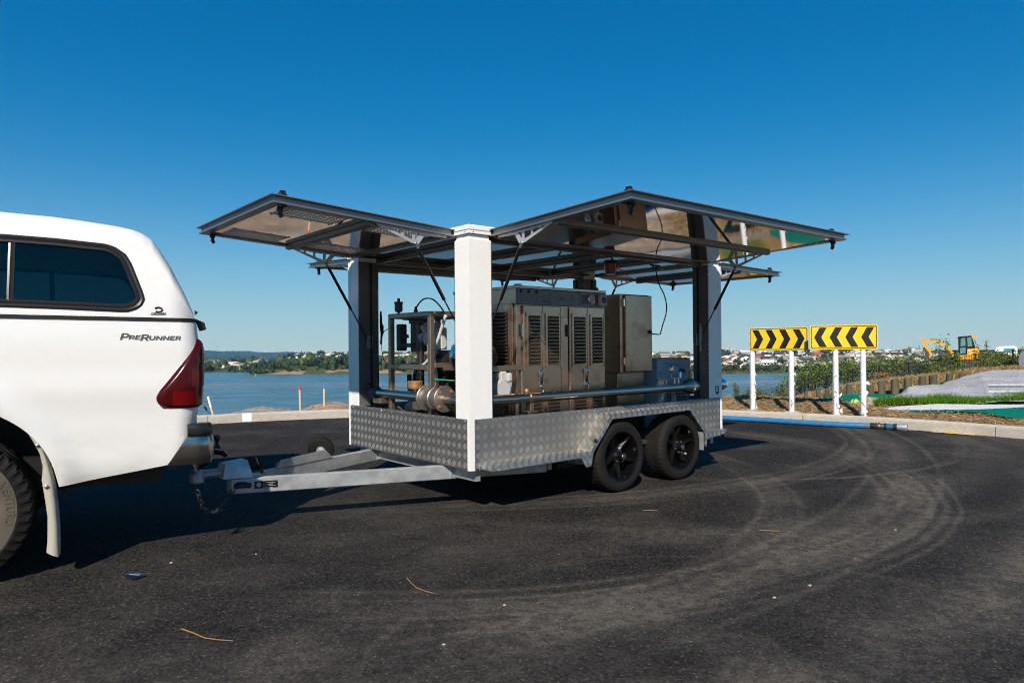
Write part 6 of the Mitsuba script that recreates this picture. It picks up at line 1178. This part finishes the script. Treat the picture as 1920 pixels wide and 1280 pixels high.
for i in range(130):
    x = rng.uniform(466, 860); D = rng.uniform(720, 790) if i % 4 else rng.uniform(714, 722); p = pen_pt(x, D); m = LM[rng.choice(4, p=[.55, .28, .10, .07])]; h = rng.uniform(8, 14) * (.55 if D < 722 else 1)
    far_tree(p - [0, 0, .8], h, h * rng.uniform(.5, .75), m, rng.integers(0, 6), f'{LN[m]} on the far shore {lspot(x)}', f'{LN[m]}s on the far shore {lspot(x)}')
for i in range(52):
    D = rng.choice([800, 860, 940, 1030, 1110]) + rng.uniform(-15, 15); x = rng.uniform(535, 870) if D < 1000 else rng.uniform(560, 870); p = pen_pt(x, D); wm, rm = rng.choice(4, p=[.5, .25, .1, .15]), rng.choice(5, p=[.3, .25, .2, .1, .15]); where = f'on the far ridge {lspot(x)}'
    house(p - [0, 0, .4], rng.uniform(9, 15), rng.uniform(4.5, 7), rng.uniform(-.5, .5), rng.integers(0, 4), wm, rm, where, f'{WN[wm]} houses with a {RN[rm]} {where}', D < 880)
for i in range(70):
    D = rng.choice([820, 900, 990, 1080, 1180]) + rng.uniform(-20, 20); x = rng.uniform(520, 870); p = pen_pt(x, D); m = LM[rng.choice(5, p=[.45, .28, .12, .1, .05])]; h = rng.uniform(5, 10)
    far_tree(p - [0, 0, .6], h, h * rng.uniform(.5, .8), m, rng.integers(0, 6), f'{LN[m]} on the far ridge {lspot(x)}', f'{LN[m]}s on the far ridge {lspot(x)}')
# farther left shore
fs = [(842, [698.5] * 8), (850, [696.5] * 8), (900, [693.5] * 8), (1000, [690] * 8), (1200, [684] * 8), (1450, [679] * 8), (1800, [676] * 8), (2300, [680] * 8)]
G = surf(lx, fs, np.linspace(-900, 660, 60)); obj('far_shore', grid(G, True), 'mat_hillside', smooth=True, kind='structure', label='low far shore on the left'); sD = [r[0] for r in fs]
def fs_pt(x, D): return at(x, np.interp(D, sD, [r[1][0] for r in fs]), D)
for i in range(46):
    x = rng.uniform(340, 530); D = rng.choice([905, 1010, 1150, 1320, 1500]) + rng.uniform(-30, 30); p = fs_pt(x, D); wm, rm = rng.choice(4, p=[.6, .2, .1, .1]), rng.choice(5, p=[.2, .3, .1, .3, .1]); where = 'on the low shore beside the truck'
    house(p, rng.uniform(10, 16), rng.uniform(4.5, 6.5), rng.uniform(-.5, .5), rng.integers(0, 4), wm, rm, where, f'{WN[wm]} houses with a {RN[rm]} {where}')
for i in range(90):
    x = rng.uniform(335, 560); D = rng.choice([865, 960, 1060, 1250, 1420, 1600]) + rng.uniform(-30, 30); p = fs_pt(x, D); m = LM[rng.choice(5, p=[.42, .32, .13, .10, .03])]; h = rng.uniform(6, 11) * (1.5 if 415 < x < 500 and D > 1200 else 1)
    far_tree(p - [0, 0, .6], h, h * rng.uniform(.55, .9), m, rng.integers(0, 6), f'{LN[m]} on the low shore beside the truck', f'{LN[m]}s on the low far shore')
# name the trees and houses: the 290 largest trees one by one, the rest as a mass
trees.sort(key=lambda t: -t[0])
for (size, x, i, m, M, label, group), lab in zip(trees[:290], ordinals([(t[1], t[5]) for t in trees[:290]])): obj('far_tree', CP[(i, m)], None, M, None, False, lab, 'tree', group)
for m in LM:
    rest = []
    for t in trees[290:]:
        if t[3] == m: q_ = CR[t[2]].copy(); q_.apply_transform(np.linalg.inv(LOC) @ t[4]); rest.append(q_)
    if rest: obj('distant_trees', cat(rest), m, kind='stuff', label=f'{LN[m]}s scattered in the distance')
for (x, k), lab in zip(homes, ordinals([(x, labels[k]['label']) for x, k in homes])): labels[k]['label'] = lab
# buoy
k = thing('channel_marker', 'tiny yellow marker standing in the water off the wooded point', 'buoy'); b = at(479.3, 701, 640); b[2] = seaz(640); obj('pile', cyl(b - [0, 0, 1], b + [0, 0, 1.9], .35, 10), 'mat_yellow', LOC, k); obj('top_mark', box(b[0] - .5, b[0] + .5, b[1] - .3, b[1] + .3, b[2] + 1.9, b[2] + 2.3), 'mat_yellow', LOC, k)
# far hills
rx = [-1300, -800, -300, 100, 250, 340, 388, 400, 418, 432, 447, 462, 480, 500, 520, 540, 560, 580, 600, 612, 625, 645, 660, 700, 800, 900, 1100, 1400]; ry = [661, 655, 659, 660, 658, 657.5, 657, 657.4, 658.8, 657.6, 658.3, 657.5, 659.8, 660.6, 660, 659, 660.6, 662.2, 663.4, 662.8, 662.3, 663.5, 663.6, 665.5, 667.5, 668.5, 668, 668]
X = np.linspace(-1300, 1400, 420); ridge = np.interp(X, rx, ry) + .5 * (meshkit.fbm(np.stack([X * .12, X * 0, X * 0], -1), 4, 1) - .5); HD = 9000.0; Rw = []
for x, y in zip(X, ridge):
    top = at(x, y, HD); base = at(x, 700, HD * .55); base[2] = seaz(base[1]) - 5; row = []
    for t in np.linspace(0, 1, 26):
        q_ = base * (1 - t) + top * t; w_ = meshkit.fbm(np.array([[q_[0] * .0016, q_[1] * .0012, 0]]), 4, 6)[0] - .5; q_[2] = base[2] + (top[2] - base[2]) * (t**1.4) + 90 * w_ * math.sin(math.pi * t); row.append(q_)
    row.append(top + np.array([0, 1500, -400])); Rw.append(row)
def hillf(p, n, uv): return mix((.020, .035, .016), (.045, .055, .022), fbm(p.x * .01, p.y * .01, 0.0, 3))
diff('forest_hills', P_(hillf))
obj('hills', grid(np.array(Rw), True), 'mat_forest_hills', smooth=True, kind='structure', label='wooded hill range on the far horizon fading to blue')
# ------------------------------------------------------------------ bushes near the fence
def bush(p, h, wd, n, leaf, mats, lab, seed, stems=5, spread=1.0, catn='bush', group=None):
    r = np.random.default_rng(seed); k = thing('bush', lab, catn, group); st_m, tips = [], []
    for i in range(stems):
        a = r.uniform(0, 6.28); e = p + np.array([math.cos(a) * wd * .4 * r.uniform(.2, 1), math.sin(a) * wd * .4 * r.uniform(.2, 1), h * r.uniform(.55, .95)]); mid = (p + e) / 2 + r.normal(size=3) * h * .05
        st_m.append(tube(spline([p, mid, e], 4), np.linspace(h * .012 + .012, .006, 9), 5)); tips += [p + (e - p) * t + (mid - (p + e) / 2) * 4 * t * (1 - t) for t in np.linspace(.3, 1, 8)]
    tips = np.array(tips); b = tips[r.integers(0, len(tips), n)]; c = b + r.normal(size=(n, 3)) * [wd * .12 * spread, wd * .12 * spread, h * .07 * spread]
    a = r.normal(size=(n, 3)) * [1, 1, .5]; a /= np.linalg.norm(a, axis=1, keepdims=True); e = np.cross(a, r.normal(size=(n, 3)) + [0, 0, 1.0]); e /= np.linalg.norm(e, axis=1, keepdims=True); s = leaf * r.uniform(.6, 1.4, (n, 1))
    V = np.stack([c - a * s, c + e * s * .38, c + a * s, c - e * s * .38], 1).reshape(-1, 3); half = np.arange(4 * n).reshape(-1, 4); sp_ = r.uniform(size=n) < .55
    obj('stems', cat(st_m), 'mat_bark', LOC, k)
    for sel, mt in ((sp_, mats[0]), (~sp_, mats[1])): F = half[sel]; obj('foliage', trimesh.Trimesh(V, np.vstack([F[:, [0, 1, 2]], F[:, [0, 2, 3]]]), process=False), mt, LOC, k)
BM = ('mat_leaf_near', 'mat_leaf_near_dark')
def groundz(x, D):
    i = int(np.clip(np.searchsorted(S_ix, x), 0, 149)); row = UB[i]; return float(np.interp(D, row[:, 1], row[:, 2]))
bl = [(1500, 62, 690, 4.2, 'leafy bush behind the fence, between the second and third sign posts'), (1525, 58, 676, 4.6, 'leafy bush behind the fence, just left of the third sign post'), (1548, 60, 668, 4.5, 'leafy bush behind the fence, directly behind the third sign post'), (1585, 56, 672, 4.4, 'leafy bush behind the fence, between the third and fourth sign posts'), (1625, 56, 668, 4.0, 'leafy bush behind the fence, just right of the fourth sign post'), (1660, 58, 668, 4.4, 'leafy bush behind the fence, below the right end of the second board'),
      (1690, 60, 662, 4.2, 'leafy bush behind the fence, midway between signs and excavator'), (1716, 57, 640, 3.2, 'tall thin bush standing just left of the excavator bucket'), (1748, 48, 674, 2.6, 'dark bush behind the fence, under the excavator arm'), (1772, 47, 663, 2.2, 'bush growing up in front of the excavator arm'), (1766, 47.5, 632, 1.4, 'thin sapling reaching over the bend of the excavator arm'), (1846, 49, 633, 1.2, 'sparse sapling just right of the excavator cab'), (1866, 47, 658, 1.6, 'leafy bush between the excavator and the white vehicle'), (1862, 42.5, 662, 2.2, 'bright green weeds by the fence in front of the white vehicle'), (1892, 42, 664, 2.0, 'green weeds by the fence near the right edge'), (1905, 52, 640, 2.0, 'bare twiggy shrub behind the white vehicle')]
for i, (x, D, yt, wd, lab) in enumerate(bl):
    zt_ = at(x, yt, D); z0 = groundz(x, D) - .1; h = max(.8, zt_[2] - z0); thin = i in (7, 10, 11, 15)
    bush(np.array([zt_[0], zt_[1], z0]), h, wd, int((260 if thin else 1500) if D > 40 else 1800), .11 if not thin else .10, BM if i not in (8,) else ('mat_leaf_near_dark', 'mat_leaf_dark'), lab, 40 + i, 4 if thin else 9, .7 if thin else 1.15)
for i, (x, y, D, h, wd, lab) in enumerate(((1467, 758, 26, .95, 1.3, 'dark olive bush at the foot of the fence, left of the second sign post'), (1430, 752, 30, .8, 1.2, 'scrubby weeds by the fence, right of the first sign post'), (1412, 750, 30, .7, 1.0, 'scrubby weeds by the fence, left of the first sign post'), (1382, 746, 44, 1.2, .8, 'pale green sapling in front of the water, left of the signs'), (1650, 716, 22.5, .45, .6, 'small brown shrub at the fence foot above the poles'), (1756, 702, 24, .55, 1.6, 'green weeds on the bank above the poles'), (1845, 690, 30, .8, 2.0, 'green weeds on the bank below the white vehicle'))):
    p = at(x, y, D); bush(p - [0, 0, .1], h, wd, 900, .035, ('mat_leaf_olive', 'mat_leaf_near') if i != 4 else ('mat_straw_dark', 'mat_straw'), lab, 80 + i, 8, 1.1)
# ------------------------------------------------------------------ haze
lo_, hi_ = np.array([-9500, -60, -60.0]), np.array([9500, 11200, 190.0])
HAZE = (1.0e-5, 3.2e-5, 6.0e-5)
scene['haze_medium'] = {'type': 'homogeneous', 'albedo': rgb((.95, .95, .95)), 'sigma_t': rgb(HAZE)}
scene['haze'] = {'type': 'cube', 'to_world': TM().translate(((lo_ + hi_) / 2).tolist()).scale(((hi_ - lo_) / 2).tolist()), 'bsdf': {'type': 'null'}, 'interior': {'type': 'ref', 'id': 'haze_medium'}}
scene['camera']['medium'] = {'type': 'ref', 'id': 'haze_medium'}
labels['haze'] = {'kind': 'stuff', 'label': 'thin blue haze in the distance'}
